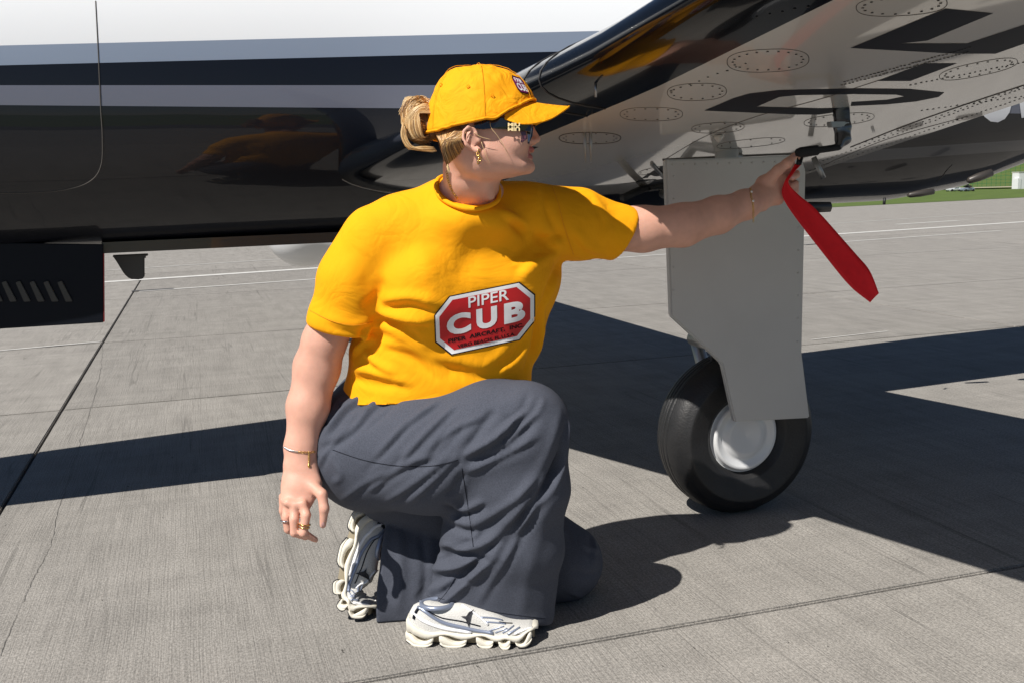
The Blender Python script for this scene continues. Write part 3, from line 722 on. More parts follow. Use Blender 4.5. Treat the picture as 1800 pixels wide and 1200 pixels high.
# wheel bay: flat decal with the recess's shade in its colour + actuator parts
decal_poly('bay_shade_decal', [[(1092, 336), (1150, 300), (1168, 291), (1168, 345), (1100, 352)]], m_dark, on_wing, .003, wing)
def wp(px, py, o=.02):
    q = on_wing(px, py, o); return q if q is not None else Yp(px, py, .4)
V, Fc = tubev([wp(1146, 290), wp(1172, 318, .05)], [.006, .006], 8); mobj('actuator_rod', V, Fc, m_steel, plane)
V, Fc = tubev([wp(1095, 348), wp(1135, 330), wp(1172, 322)], [.012, .014, .012], 10); mobj('hydraulic_line', V, Fc, m_dark, plane)
decal_poly('bay_lip', [[(1090, 325), (1150, 317), (1125, 336), (1088, 343)]], m_wing, on_wing, .012, wing)
# ---- pitot mast under the wing, with its red streamer
pit = thing('pitot_mast'); pit.parent = plane
top = on_wing(1478, 190, -.01); dp = float((top - CAM) @ FWD)
m_mast = mat('mast_steel', (.13, .135, .15), .25, metal=1)
vol = Vol(P(1420, 300, dp) - .1, P(1540, 150, dp) + .12, .0035)
PD = dp
vol.seg(top + UP * .01, P(1481, 224, PD), (.022, .012), (.021, .012), .008)
vol.seg(P(1481, 224, PD), P(1482, 246, PD), (.021, .012), (.019, .012), .01); vol.seg(P(1482, 243, PD), P(1474, 258, PD - .01), (.019, .012), (.009, .009), .012)
vol.seg(P(1474, 258, PD - .01), P(1432, 265, PD - .03), .008, .0065, .006)
Vv, Qq = vol.mesh(); mlink('mast', npmesh('mast', Vv, Qq), m_mast, pit)
plate('mast_collar', [(1460, 214), (1494, 214), (1494, 224), (1462, 224)], float(P(1478, 219, PD - .018)[1]), .02, m_steel, pit, .002)

def fusq(u, v): a, b, c, d = [np.array(q, float) for q in ((1712, 128), (1850, 108), (1862, 196), (1724, 221))]; return (a * (1 - u) + b * u) * (1 - v) + (d * (1 - u) + c * u) * v
m_flet = mat('white_lettering', (.8, .8, .82), .3, coat=.5)
for ch, a, b in (('O', .0, .44), ('R', .52, .92)):
    print_mesh('tail_lettering', text_bm(ch, a, b, .0, 1., .04), m_flet, .003, plane, .08, fusq, fb_bvh)
#@@PERSON
# ------------------------------------------------------------------ person
person = thing('person', 'kneeling person in yellow T-shirt, yellow cap, sunglasses and dark grey wide trousers', 'person')
HD = 2.08; HC = P(840, 215, HD)
def HL(f, s, u): return HC + RIGHT * f - FWD * s + UP * u      # s towards the camera
def HP(px, py, s=0.): return P(px, py, HD - s)
body = Vol((-1.50, -.86, -.01), (-.04, -.08, 1.30), .0036)
# head
def add_head(vol):
    lo = HC - .17; hi = HC + .17; sl, X_, Y_, Z_ = vol.block(lo, hi)
    x, y, z = X_ - HC[0], Y_ - HC[1], Z_ - HC[2]
    f = x * RIGHT[0] + y * RIGHT[1] + z * RIGHT[2]; s = -(x * FWD[0] + y * FWD[1] + z * FWD[2]); u = x * UP[0] + y * UP[1] + z * UP[2]
    uu = (-.125, -.116, -.112, -.105, -.094, -.08, -.05, -.03, 0, .03, .06, .09, .108, .116)
    ff = (.02, .060, .085, .102, .111, .107, .110, .109, .106, .109, .10, .074, .035, .008)
    bb = (.02, -.02, -.03, -.035, -.045, -.055, -.078, -.088, -.094, -.094, -.084, -.058, -.03, -.008)
    ww = (.01, .030, .040, .048, .055, .060, .067, .071, .074, .076, .072, .054, .028, .008)
    fr = np.interp(u, uu, ff); bk = np.interp(u, uu, bb); wd = np.interp(u, uu, ww); c = (fr + bk) * .5 * .35
    g = f - c; A = np.where(g > 0, fr - c, c - bk); A = np.maximum(A, .004); Wd = np.maximum(wd, .004)
    e = 2.25; q = (np.abs(g / A) ** e + np.abs(s / Wd) ** e) ** (1 / e)
    d = (q - 1) * np.minimum(A, Wd); d = np.maximum(d, np.maximum(u - .116, -.122 - u)).astype(np.float32)
    vol.put(sl, d, .008)
add_head(body)
body.ell(HL(0.0, 0, .03), (.094, .074, .068), k=.02)
AX = [RIGHT, UP, FWD]
# nose, lips, chin, cheek
body.seg(HL(.104, 0, .0), HL(.1235, 0, -.036), .006, .0078, .012)
body.ell(HL(.114, .010, -.041), (.009, .0065, .007), k=.006); body.ell(HL(.114, -.010, -.041), (.009, .0065, .007), k=.006)
body.ell(HL(.1125, 0, -.0585), (.0065, .0052, .020), k=.004); body.ell(HL(.1095, 0, -.0735), (.0060, .0050, .017), k=.005)
body.ell(HL(.112, 0, -.0662), (.008, .0016, .020), k=.002, sub=True)
body.ell(HL(.103, 0, -.095), (.016, .013, .018), k=.012)
body.ell(HL(.072, .045, -.045), (.032, .03, .02), k=.02); body.ell(HL(.072, -.045, -.045), (.032, .03, .02), k=.02)
body.seg(HL(.02, .056, -.072), HL(.09, .028, -.098), .010, .010, .02)      # jaw line
body.ell(HL(.088, .038, -.004), (.02, .012, .014), k=.012, sub=True)     # eye socket
body.ell(HL(.083, .034, -.004), (.013, .012, .012), k=.004)
# ear
ez = .083
ear = [(838, 236), (833, 227), (823, 224), (815.5, 231), (814, 244), (820, 255), (829, 262), (838, 267), (843.5, 263)]
pe = [HP(x, y, ez + (.010 if 1 < i < 6 else .002)) for i, (x, y) in enumerate(ear)]
for i in range(len(pe) - 1): body.seg(pe[i], pe[i + 1], .0036, .0036, .003)
body.ell(HP(829, 243, ez - .006), (.014, .022, .006), k=.006); body.ell(HP(839, 263, ez), (.0065, .008, .005), k=.004)
body.seg(HP(826, 236, ez + .004), HP(822, 250, ez + .004), .0028, .0028, .004); body.ell(HP(835, 247, ez + .003), (.006, .009, .006), k=.003, sub=True)
body.ell(HP(843, 246, ez - .006), (.004, .007, .006), k=.004)
# neck
body.chain([(822, 262, 2.115, .052, .055), (828, 305, 2.14, .054, .055), (826, 350, 2.185, .062, .05)], .025)
body.chain([(872, 296, 2.11, .012, .02), (850, 345, 2.15, .012, .016)], .025)      # front of neck
body.seg(P(842, 272, 2.06), P(862, 345, 2.125), .009, .009, .012)                 # neck muscle
body.chain([(826, 352, 2.20, .065, .05), (700, 400, 2.22, .034, .04), (655, 425, 2.21, .04, .045)], .03)
body.chain([(826, 352, 2.20, .065, .05), (920, 378, 2.29, .04, .045), (975, 388, 2.36, .05, .05)], .03)
# torso, hidden by clothes
body.chain([(805, 410, 2.27, .14, .065), (800, 500, 2.29, .14, .08), (770, 610, 2.33, .14, .09), (720, 720, 2.40, .15, .10)], .05)
# legs, hidden by clothes
body.chain([(690, 790, 2.38, .085, .08), (915, 750, 2.26, .05, .05), (880, 900, 2.34, .04, .04), (800, 1050, 2.37, .028, .028)], .03)
body.chain([(720, 830, 2.48, .085, .08), (1000, 985, 2.50, .06, .06), (860, 1000, 2.49, .05, .05), (700, 985, 2.455, .034, .034)], .03)
# right arm
body.chain([(650, 430, 2.21, .05, .05), (610, 510, 2.22, .052, .055), (570, 600, 2.25, .047, .046), (557, 645, 2.265, .0505, .046), (541, 715, 2.265, .0458, .041), (529, 785, 2.26, .0352, .029), (528, 818, 2.255, .0355, .025)], .02)
body.chain([(528, 815, 2.255, .036, .024), (531, 850, 2.24, .0445, .0195), (519, 884, 2.225, .036, .0165)], .015)
def finger(vol, pts, rr, k=.0035):
    q = [P(*p) for p in pts]
    for i in range(len(q) - 1): vol.seg(q[i], q[i + 1], rr[i], rr[i + 1], k)
finger(body, [(545, 850, 2.235), (566, 868, 2.21), (570, 893, 2.205), (567.5, 922, 2.21)], [0.0161, 0.0117, 0.0107, 0.0078], .006)
finger(body, [(532, 882, 2.22), (538, 905, 2.205), (533, 936, 2.20), (555, 948, 2.22)], [0.0117, 0.0106, 0.0095, 0.0067])
finger(body, [(518, 884, 2.22), (517, 912, 2.205), (517, 936, 2.205), (538, 944, 2.235)], [0.0117, 0.0106, 0.0090, 0.0070])
finger(body, [(505, 880, 2.23), (503, 908, 2.22), (506, 930, 2.225), (522, 938, 2.255)], [0.0110, 0.0095, 0.0090, 0.0070])
finger(body, [(497, 872, 2.245), (497, 897, 2.245), (501, 915, 2.255), (514, 925, 2.275)], [0.0095, 0.0081, 0.0075, 0.0060])
for q in ((532, 884), (518, 887), (505, 883)): body.ell(P(*q, 2.207), (.009, .0085, .006), k=.008)
# left arm, stretched to the probe
body.chain([(960, 385, 2.31, .060, .058), (1060, 402, 2.36, .056, .056), (1130, 403, 2.385, .0525, .050), (1200, 396, 2.41, .0500, .046), (1262, 378, 2.44, .0438, .039), (1310, 360, 2.48, .0350, .028), (1333, 349, 2.51, .0335, .023)], .02)
body.chain([(1333, 350, 2.52, .033, .021), (1352, 333, 2.535, .038, .020), (1371, 315, 2.55, .033, .016)], .015)
body.chain([(1345, 345, 2.52, .023, .019), (1368, 350, 2.535, .0155, .015)], .012)
finger(body, [(1350, 318, 2.52), (1368, 299, 2.51), (1384, 287, 2.51), (1398, 273, 2.515)], [.018, .013, .012, .0085], .007)
finger(body, [(1372, 300, 2.555), (1395, 288, 2.575), (1415, 283, 2.575), (1404, 277, 2.545)], [.0125, .0105, .010, .0079])
finger(body, [(1374, 310, 2.56), (1396, 305, 2.585), (1409, 302, 2.57), (1393, 312, 2.535)], [.0125, .011, .011, .0089])
finger(body, [(1373, 322, 2.56), (1392, 321, 2.585), (1403, 322, 2.57), (1390, 328, 2.54)], [.012, .0105, .0102, .0084])
finger(body, [(1371, 333, 2.555), (1390, 334, 2.575), (1400, 334, 2.565), (1391, 338, 2.54)], [.011, .0095, .009, .0075])
Vb, Qb = body.mesh(); Vb = relax(Vb, Qb, 2, .4)
bme = npmesh('body', Vb, Qb); bodyo = mlink('body', bme, [m_skin, m_lip, m_hair2], person)
del body
# lips coloured on the faces themselves
fc = Vb[Qb].mean(1) - HC; lf, ls, lu = fc @ RIGHT, -(fc @ FWD), fc @ UP
lipm = (lf > .098) & (lu < -.0545 + .0 * ls) & (lu > -.0785) & (np.abs(ls) < .021 - .0 * lu) & (lf > .1125 - (ls / .021) ** 2 * .012)
scalp = (lu > np.interp(lf, (-.12, -.06, -.03, -.012, .03, .05), (-.085, -.075, -.055, -.012, -.022, .02))) & (lf < .06) & (np.abs(lf + .012) + 0 * lu > -1) & ~((ls > .074) & (lf > -.03) & (lf < .01))
mi_ = lipm.astype(np.int32); mi_[scalp & (np.linalg.norm(fc, axis=1) < .16)] = 2
bme.polygons.foreach_set('material_index', mi_)
bb_ = bvh_np(Vb, Qb)
# nails
def nail(px, py, dep_guess, w_, h_, ang, off=.0009):
    V = []; Fc = []; c = hit(bb_, px, py)
    if c is None: return
    ca, sa = math.cos(ang), math.sin(ang); N_ = 8; V.append(c - FWD * off * 1.6)
    for k_ in range(N_):
        a = 2 * math.pi * k_ / N_; u, v = w_ * math.cos(a), h_ * math.sin(a); q = hit(bb_, px + u * ca - v * sa, py + u * sa + v * ca)
        V.append((q if q is not None and np.linalg.norm(q - c) < .012 else c) - FWD * off)
    for k_ in range(N_): Fc.append((0, 1 + k_, 1 + (k_ + 1) % N_))
    o = mobj('nail', V, Fc, m_nail, bodyo)
nail(567.5, 922, 2, 3.2, 6, .05); nail(1396.5, 274, 2.3, 2.6, 4, .6); nail(1393, 313, 2.4, 4.5, 3, -.3); nail(1409, 303, 2.4, 3, 4.5, 0)

# ---- T-shirt
sv = Vol((-1.36, -.84, .42), (-.34, -.16, 1.10), .0048)
TW = FWD * math.cos(.28) - RIGHT * math.sin(.28)
sv.chain([(768, 722, 2.35, .230, .15), (772, 640, 2.335, .205, .135)], .04)
sv.chain([(772, 640, 2.335, .205, .135), (800, 560, 2.31, .205, .13), (812, 480, 2.29, .228, .13), (812, 420, 2.275, .218, .11)], .04, TW)
sv.seg(P(735, 500, 2.19), P(745, 525, 2.20), .075, .08, .06); sv.seg(P(905, 490, 2.27), P(900, 510, 2.28), .07, .075, .06)
sv.chain([(812, 425, 2.26, .17, .09), (806, 385, 2.25, .12, .08)], .05, TW)
sv.chain([(806, 398, 2.235, .09, .08), (700, 400, 2.215, .058, .065), (658, 417, 2.20, .064, .068)], .045)
sv.chain([(806, 392, 2.235, .09, .08), (925, 378, 2.28, .065, .068), (965, 387, 2.31, .073, .068)], .045)
sv.ell(P(833, 388, 2.165), (.085, .035, .05), k=.05)
CLR = (P(598, 577, 2.24), nrm(P(588, 640, 2.26) - P(612, 500, 2.22))); CLL = (P(1096, 412, 2.37), nrm(P(1130, 426, 2.39) - P(1090, 404, 2.37)))
sv.chain([(658, 422, 2.20, .070, .07), (624, 500, 2.215, .080, .076), (607, 560, 2.235, .080, .075), (598, 600, 2.25, .083, .074)], .012, None, CLR)
sv.seg(P(655, 440, 2.21), P(625, 480, 2.215), (.06, .06), (.06, .06), .05)
sv.chain([(965, 390, 2.31, .078, .068), (1020, 393, 2.34, .081, .066), (1085, 409, 2.365, .065, .060), (1130, 419, 2.39, .062, .064)], .012, None, CLL)
sv.seg(P(960, 395, 2.31), P(1000, 397, 2.33), (.06, .06), (.06, .06), .05)
sv.seg(P(822, 280, 2.12), P(826, 318, 2.155), .055, .058, .012, sub=True)
Vs, Qs = sv.mesh(); Vs = relax(Vs, Qs, 8)
SHIRT_FOLDS = [
    # under the chest, towards the right armpit
    ([(672, 528), (720, 522), (770, 535)], .010, .012, .8), ([(655, 560), (700, 575), (740, 600)], -.010, .012), ([(660, 548), (710, 560), (755, 565)], .010, .011, .7),
    ([(640, 585), (690, 600), (760, 640), (830, 650)], -.012, .013), ([(668, 595), (720, 615), (780, 655)], .010, .012, .6),
    ([(612, 645), (660, 655), (720, 672)], .008, .010, .8), ([(600, 655), (640, 672), (690, 682)], -.007, .008), ([(620, 620), (640, 600), (655, 575)], .008, .008, .8), ([(608, 632), (625, 605), (645, 578)], -.007, .006),
    ([(640, 618), (665, 640), (700, 655)], .008, .008, .7),
    # left armpit pull
    ([(985, 440), (940, 465), (915, 490)], .008, .013, .6), ([(992, 425), (950, 435), (905, 465)], .009, .011, .8), ([(990, 455), (968, 510), (955, 570)], -.009, .013), ([(985, 470), (960, 540), (945, 610), (935, 650)], .009, .012, .6),
    ([(900, 395), (940, 412), (975, 440)], -.009, .010), ([(880, 372), (915, 390), (940, 420)], .007, .009, .7), ([(955, 330), (965, 380), (995, 430)], -.006, .007), ([(930, 600), (905, 635), (870, 662)], .008, .012, .6),
    ([(975, 420), (935, 442), (900, 462)], -.008, .009), ([(955, 530), (940, 600), (920, 660)], -.007, .011),
    # sleeves
    ([(575, 560), (620, 573), (660, 560)], .004, .008, .8), ([(640, 540), (665, 520), (672, 490)], -.007, .010), ([(600, 430), (640, 470), (650, 520)], -.004, .02), ([(1040, 340), (1070, 390), (1060, 430)], .004, .012, .5), ([(1005, 400), (1030, 430), (1060, 445)], .005, .010, .7),
    # loose chest drape
    ([(700, 400), (740, 440), (760, 500)], .004, .03), ([(850, 380), (830, 440), (800, 500)], -.004, .025), ([(640, 380), (700, 420), (740, 470)], -.003, .02), ([(780, 655), (850, 662), (920, 655)], -.006, .012), ([(760, 630), (850, 640), (900, 600)], .005, .015)]
Vs = folds(Vs, Qs, SHIRT_FOLDS)
N = vnormals(Vs, Qs)
nzv = np.array([mnoise.fractal(Vector((p[0] * 9, p[1] * 9, p[2] * 9)), 1., 2., 2) + .6 * (1 - abs(mnoise.noise(Vector((p[0] * 16 + 5, p[1] * 16, p[2] * 22))))) for p in Vs]); Vs = Vs + N * (nzv[:, None] * .0024)
Vs = relax(Vs, Qs, 1, .3)
sme = npmesh('t_shirt', Vs, Qs)
UPP = UP
# hems
def open_cap(me, clip, rad):
    bm = bmesh.new(); bm.from_mesh(me); co, no = Vector(clip[0]), Vector(clip[1])
    dl = [f for f in bm.faces if abs((f.calc_center_median() - co).dot(no)) < .008 and (f.calc_center_median() - co).length < rad and f.normal.dot(no) > .93]
    bmesh.ops.delete(bm, geom=dl, context='FACES'); be = [v for v in bm.verts if any(e.is_boundary for e in v.link_edges) and (v.co - co).length < rad * 1.2]
    for _ in range(6):
        nw = {}
        for v in be:
            q = [e.other_vert(v).co for e in v.link_edges if e.is_boundary]
            if len(q) == 2: nw[v] = v.co * .4 + (q[0] + q[1]) * .3
        for v, c in nw.items(): v.co = c
    bm.to_mesh(me); bm.free()
open_cap(sme, CLR, .10); open_cap(sme, CLL, .10)
cut(sme, P(770, 700, 2.35), -UP * 1 + RIGHT * .05, P(770, 790, 2.37), .30)
shirt = mlink('t_shirt', sme, m_shirt, person); shirt['label'] = 'bright yellow short-sleeved T-shirt with a red octagonal print'
solid(shirt, .0022)
sb_ = bvh_np(Vs, Qs)
# collar rib
col = [(763, 321, 2.145), (768, 334, 2.125), (785, 347, 2.105), (810, 357, 2.09), (836, 360, 2.09), (860, 352, 2.10), (878, 338, 2.115), (888, 320, 2.13), (880, 308, 2.18), (840, 302, 2.24), (790, 306, 2.24), (768, 312, 2.19)]
cp = []
for x, y, d in smoothpts(col + [col[0]], 5)[:-1]:
    p0 = P(x, y, d); q, qn, _, _ = sb_.find_nearest(Vector(p0)); q = np.array(q); cp.append(q * .8 + p0 * .2 + np.array(qn) * .001)
for _ in range(5): cp = [(cp[i - 1] + 2 * cp[i] + cp[(i + 1) % len(cp)]) / 4 for i in range(len(cp))]
V, Fc = tubev(cp, .0052, 10, closed=True); mobj('collar', V, Fc, m_shirt, shirt)

m_thread = mat('ochre_thread', (.82, .32, .002), .8)
def sseam(pts, r=.0006):
    q = [hit(sb_, p[0], p[1]) for p in smoothpts([(a, b, 0) for a, b in pts], 8)]; q = [p - FWD * .0018 for p in q if p is not None]
    V, Fc = tubev(q, r, 5); mobj('seam', V, Fc, m_thread, shirt)
sseam([(970, 326), (982, 360), (992, 400), (1008, 448)]); sseam([(545, 546), (585, 565), (625, 572), (655, 566)])

# printed badge on the chest
QUAD = [(762, 526), (941, 490), (941, 592), (766, 630)]
def badge_px(u, v):                       # u 0..1 right, v 0..1 down
    a, b, c, d = [np.array(q, float) for q in QUAD]; return (a * (1 - u) + b * u) * (1 - v) + (d * (1 - u) + c * u) * v
def octa(g):
    c = .155; x0, x1, y0, y1 = g, 1 - g, g * 1.6, 1 - g * 1.6; cx, cy = c - g * .4, c * 1.75 - g * .6
    return [(x0 + cx, y0), (x1 - cx, y0), (x1, y0 + cy), (x1, y1 - cy), (x1 - cx, y1), (x0 + cx, y1), (x0, y1 - cy), (x0, y0 + cy)]
for nm, g, m, off in (('badge_outline', 0, m_pdark, .0022), ('badge_border', .012, m_pwhite, .0028), ('badge_field', .05, m_pred, .0034)):
    bm = bmesh.new(); bm.faces.new([bm.verts.new((x, y, 0)) for x, y in octa(g)]); print_mesh(nm, bm, m, off, s=.025)
print_mesh('badge_lettering', text_bm('PIPER', .34, .74, .085, .27, .01), m_pwhite, .0042, s=.02)
for ch, a, b in (('C', .12, .36), ('U', .415, .62), ('B', .69, .90)):
    print_mesh('badge_lettering', text_bm(ch, a, b, .325, .675, .05), m_pwhite, .0042, s=.02)
print_mesh('badge_lettering', text_bm('PIPER  AIRCRAFT,  INC.', .13, .885, .72, .80, .035), m_pdark, .0042, s=.02)
print_mesh('badge_lettering', text_bm('VERO BEACH, FL.U.S.A.', .22, .80, .845, .915, .03), m_pdark, .0042, s=.02)

# ---- trousers
tv = Vol((-1.40, -.86, -.005), (-.52, -.12, .66), .0048)
CLT = (P(676, 1000, 2.45), nrm(-RIGHT + FWD * .1 + UP * .06))
tv.chain([(684, 722, 2.42, .132, .115), (655, 790, 2.38, .125, .15)], .05)
tv.chain([(650, 785, 2.36, .148, .15), (760, 785, 2.29, .145, .13), (860, 760, 2.25, .115, .11), (925, 745, 2.225, .094, .09)], .05)
hm0, hm1 = P(742, 1054, 2.3), P(975, 1106, 2.3); hn = np.cross(hm1 - hm0, FWD); hn = nrm(hn if hn @ UP < 0 else -hn); CLH = (P(858, 1080, 2.35), hn); CLH = (CLH[0] - hn * float((CLH[0] - hm0) @ hn), hn)
tv.chain([(925, 747, 2.225, .095, .088), (908, 850, 2.25, .118, .085), (884, 950, 2.295, .138, .08), (862, 1060, 2.345, .152, .07)], .03, None, CLH)
tv.chain([(862, 1060, 2.345, .152, .07), (848, 1130, 2.365, .160, .07)], .008, None, CLH)
tv.chain([(700, 830, 2.49, .13, .12), (860, 910, 2.51, .115, .11), (995, 985, 2.515, .092, .092)], .04)
tv.chain([(990, 990, 2.515, .096, .095), (860, 1000, 2.50, .11, .08), (750, 998, 2.47, .125, .07), (640, 1000, 2.45, .132, .065)], .012, None, CLT)
tv.chain([(780, 1050, 2.46, .085, .06), (640, 1050, 2.43, .088, .05)], .012, None, CLT)
Vt, Qt = tv.mesh(); Vt = relax(Vt, Qt, 3); Vt[:, 2] = np.maximum(Vt[:, 2], .003)
TF = [
    ([(555, 745), (580, 735), (600, 700)], -.010, .009), ([(572, 760), (610, 715), (660, 690)], .010, .011, .8), ([(560, 790), (600, 770), (640, 720)], -.008, .010), ([(590, 775), (625, 745), (660, 710), (710, 690)], .009, .011, .8),
    ([(662, 800), (715, 745), (770, 705)], .006, .008, .8), ([(700, 815), (745, 765), (800, 712)], .006, .008, .8), ([(735, 820), (780, 765), (850, 730)], .005, .008, .7),
    ([(590, 815), (600, 835), (585, 850)], .004, .008), ([(650, 862), (700, 822), (760, 800)], .007, .009, .8), ([(680, 880), (740, 840), (790, 800)], .006, .009, .8), ([(660, 850), (690, 825), (710, 800)], -.006, .008), ([(720, 882), (770, 835), (805, 800)], .006, .009, .8),
    # behind the knee
    ([(815, 800), (870, 770), (920, 725)], .012, .010, .9), ([(820, 815), (890, 790), (945, 735)], -.011, .009), ([(812, 800), (850, 745), (870, 720)], -.008, .010), ([(820, 830), (880, 800), (945, 765)], .006, .010, .7),
    ([(790, 880), (815, 895), (850, 880)], .010, .009, .9), ([(785, 870), (800, 860), (815, 830)], -.008, .009), ([(780, 905), (830, 920), (900, 880), (940, 840)], .007, .011, .7),
    ([(772, 955), (820, 965), (880, 940), (930, 880)], .010, .011, .9), ([(765, 985), (815, 975), (860, 985)], -.010, .009), ([(757, 1000), (800, 998), (850, 975), (900, 930)], .010, .010, .9), ([(745, 1025), (790, 1015), (830, 1020)], -.008, .009), ([(830, 900), (840, 930), (826, 960)], .005, .008),
    # long drape lines of the flare
    ([(1000, 745), (975, 850), (900, 940), (800, 1040), (765, 1062)], .014, .012, 1.0), ([(985, 800), (955, 880), (880, 970)], -.014, .016), ([(985, 720), (960, 800), (900, 900), (850, 950)], .005, .014), ([(960, 900), (930, 1000), (915, 1090)], .003, .02), ([(860, 720), (920, 700), (980, 720)], .003, .02),
    ([(700, 690), (690, 715), (640, 760)], -.004, .006), ([(560, 820), (575, 790), (600, 765)], .006, .007, .8), ([(600, 880), (640, 850), (680, 830)], .004, .008, .8), ([(930, 690), (915, 720), (880, 745)], -.005, .007), ([(955, 700), (940, 730), (900, 760)], .005, .007, .9), ([(820, 740), (800, 770), (770, 800)], -.004, .006),
    ([(795, 925), (840, 935), (890, 905)], -.006, .007), ([(770, 970), (830, 950), (880, 920)], -.007, .006), ([(880, 1000), (930, 900), (975, 800)], .004, .009, .6), ([(720, 830), (760, 790), (790, 750)], -.005, .006), ([(640, 830), (690, 780), (730, 730)], -.004, .006), ([(840, 1060), (900, 960), (960, 850)], .004, .011, .7),
    ([(1010, 880), (1040, 930), (1045, 990)], .005, .010, .7), ([(1000, 930), (1030, 960), (1064, 970)], .005, .009, .7), ([(1005, 1000), (1035, 1010), (1060, 1000)], -.005, .010), ([(1000, 1040), (1030, 1050), (1055, 1035)], .004, .008, .7),
    # left leg
    ([(1030, 900), (1058, 960), (1060, 1020)], .006, .02), ([(700, 920), (705, 1000), (700, 1070)], .005, .015), ([(740, 930), (748, 1000), (745, 1060)], -.006, .012)]
TF = [(f[0], f[1], f[2] * .82) + tuple(f[3:]) for f in TF]
Vt = folds(Vt, Qt, TF); N = vnormals(Vt, Qt)
nzv = np.array([mnoise.fractal(Vector((p[0] * 8, p[1] * 8, p[2] * 7)), 1., 2., 2) for p in Vt]); Vt = Vt + N * (nzv[:, None] * .0018); Vt[:, 2] = np.maximum(Vt[:, 2], .002)
tme = npmesh('trousers', Vt, Qt)
open_cap(tme, CLH, .17)
open_cap(tme, CLT, .16)
trou = mlink('trousers', tme, m_trou, person); solid(trou, .0025); trou['label'] = 'dark slate wide-leg trousers, creased behind the knee'
tb_ = bvh_np(Vt, Qt)
def tseam(pts, r=.0009):
    q = [hit(tb_, p[0], p[1]) for p in smoothpts([(a, b, 0) for a, b in pts], 8)]; q = [p - FWD * .0006 for p in q if p is not None]
    V, Fc = tubev(q, r, 5); mobj('seam', V, Fc, m_navy, trou)
tseam([(585, 790), (640, 808), (700, 818), (760, 818), (805, 808)]); tseam([(812, 822), (818, 860), (825, 905), (832, 960)]); tseam([(800, 1015), (785, 1040), (762, 1066)]); tseam([(770, 1050), (860, 1073), (970, 1088)], .0006)

#@@HEADGEAR
# ---- cap
def capR(a):                             # outline radius in the head's horizontal plane, a=0 front
    return 1.0
capc = (.010, .002, .022)                # f, s, u centre
V = []; Fc = []; NA_, NU = 120, 40
def rim(f): return ip(f, (-.11, -.08, -.02, .04, .08, .125), (-.034, -.036, -.028, -.017, .010, .040))
for i in range(NU + 1):
    for j in range(NA_):
        a = 2 * math.pi * j / NA_; ca, sa = math.cos(a), math.sin(a)
        A_ = .108 if ca > 0 else .119; W_ = .092
        fr = capc[0] + A_ * ca; r0 = rim(fr) + .004
        t = (i / NU) ** .8
        ph = t * math.pi / 2; cr = max(math.cos(ph), 0) ** .62; hh = .113 - r0
        f = capc[0] + A_ * ca * cr - .012 * t ** 2; s = capc[1] + W_ * sa * cr; u = r0 + hh * math.sin(ph) ** 1.05
        if ca > .2: u += .0; f -= .018 * (t ** 1.2) * ca
        bmp = .0026 * mnoise.noise(Vector((f * 30, s * 30, u * 30))) + .0016 * mnoise.noise(Vector((f * 75 + 3, s * 75, u * 75))) - .0012 * math.exp(-(((a * 3 / math.pi) % 1 - .5) * 2 % 1) * 60) * 0 - .003 * math.exp(-((f - .055) ** 2 + (u - .045) ** 2) / .0004)
        V.append(HL(f * (1 + bmp * 8), s * (1 + bmp * 8), u + bmp))
for i in range(NU):
    for j in range(NA_): Fc.append((i * NA_ + j, i * NA_ + (j + 1) % NA_, (i + 1) * NA_ + (j + 1) % NA_, (i + 1) * NA_ + j))
V = np.array(V); Qc = np.array(Fc)
capb = bvh_np(V, Qc); 
capo = mobj('cap', V, Fc, m_cap, person); solid(capo, .003, 1); capo['label'] = 'yellow baseball cap with a small red badge on the front'
capV = V
# rim band and seams
q = [V[j] for j in range(NA_)]; c_ = sum(q) / len(q); q = [p + nrm(p - c_) * .0015 + UP * .003 for p in q]
Vv, Ff = tubev(q, .0028, 6, closed=True); mobj('sweat_band', Vv, Ff, m_cap, capo)
for a0 in (0, 60, 120, 180, 240, 300):
    j = int(round((a0 + 26) / 360 * NA_)) % NA_; q = [V[i * NA_ + j] for i in range(NU)]; q = [p + nrm(p - HL(.0, 0, .02)) * .0032 for p in q]
    Vv, Ff = tubev(q, .0005, 5); mobj('panel_seam', Vv, Ff, m_cap, capo)
Vv = []; Ff = []; tubev([HL(-.006, 0, .112), HL(-.006, 0, .117), HL(-.006, 0, .119)], [.009, .008, .003], 14, V=Vv, Fc=Ff); mobj('button', Vv, Ff, m_cap, capo)
for px, py in ((823, 153), (775, 150), (865, 168)):
    h = hit(capb, px, py)
    if h is None: continue
    ring_ = [h - FWD * .0032 + (RIGHT * math.cos(a) + UP * math.sin(a)) * .003 for a in np.linspace(0, 2 * math.pi, 13)[:-1]]; Vv, Ff = tubev(ring_, .0009, 5, closed=True); mobj('eyelet', Vv, Ff, m_cap, capo)
# brim: a curved sheet, drooping at its sides
V = []; Fc = []; NB, NC = 33, 13
for i in range(NB):
    a = (i / (NB - 1) - .5) * 2 * 1.12                 # angle across the front
    ca, sa = math.cos(a), math.sin(a)
    f0 = capc[0] + .107 * ca; s0 = capc[1] + .087 * sa; u0 = rim(f0) + .003
    reach = .074 * max(0., math.cos(a / 1.12 * math.pi / 2)) ** .55
    for j in range(NC):
        t = j / (NC - 1); f = f0 + reach * t * (1 - .10 * abs(sa)); s = s0 * (1 + .04 * t * abs(sa) * min(1, reach / .05)) ; u = u0 - .006 * t - (3.2 * s * s + .24 * s) * t * min(1, reach / .06) - .004 * t * abs(sa)
        V.append(HL(f, s, u))
for i in range(NB - 1):
    for j in range(NC - 1): a = i * NC + j; Fc.append((a, a + 1, a + NC + 1, a + NC))
brim = mobj('brim', V, Fc, m_cap, capo); solid(brim, .003, 0)
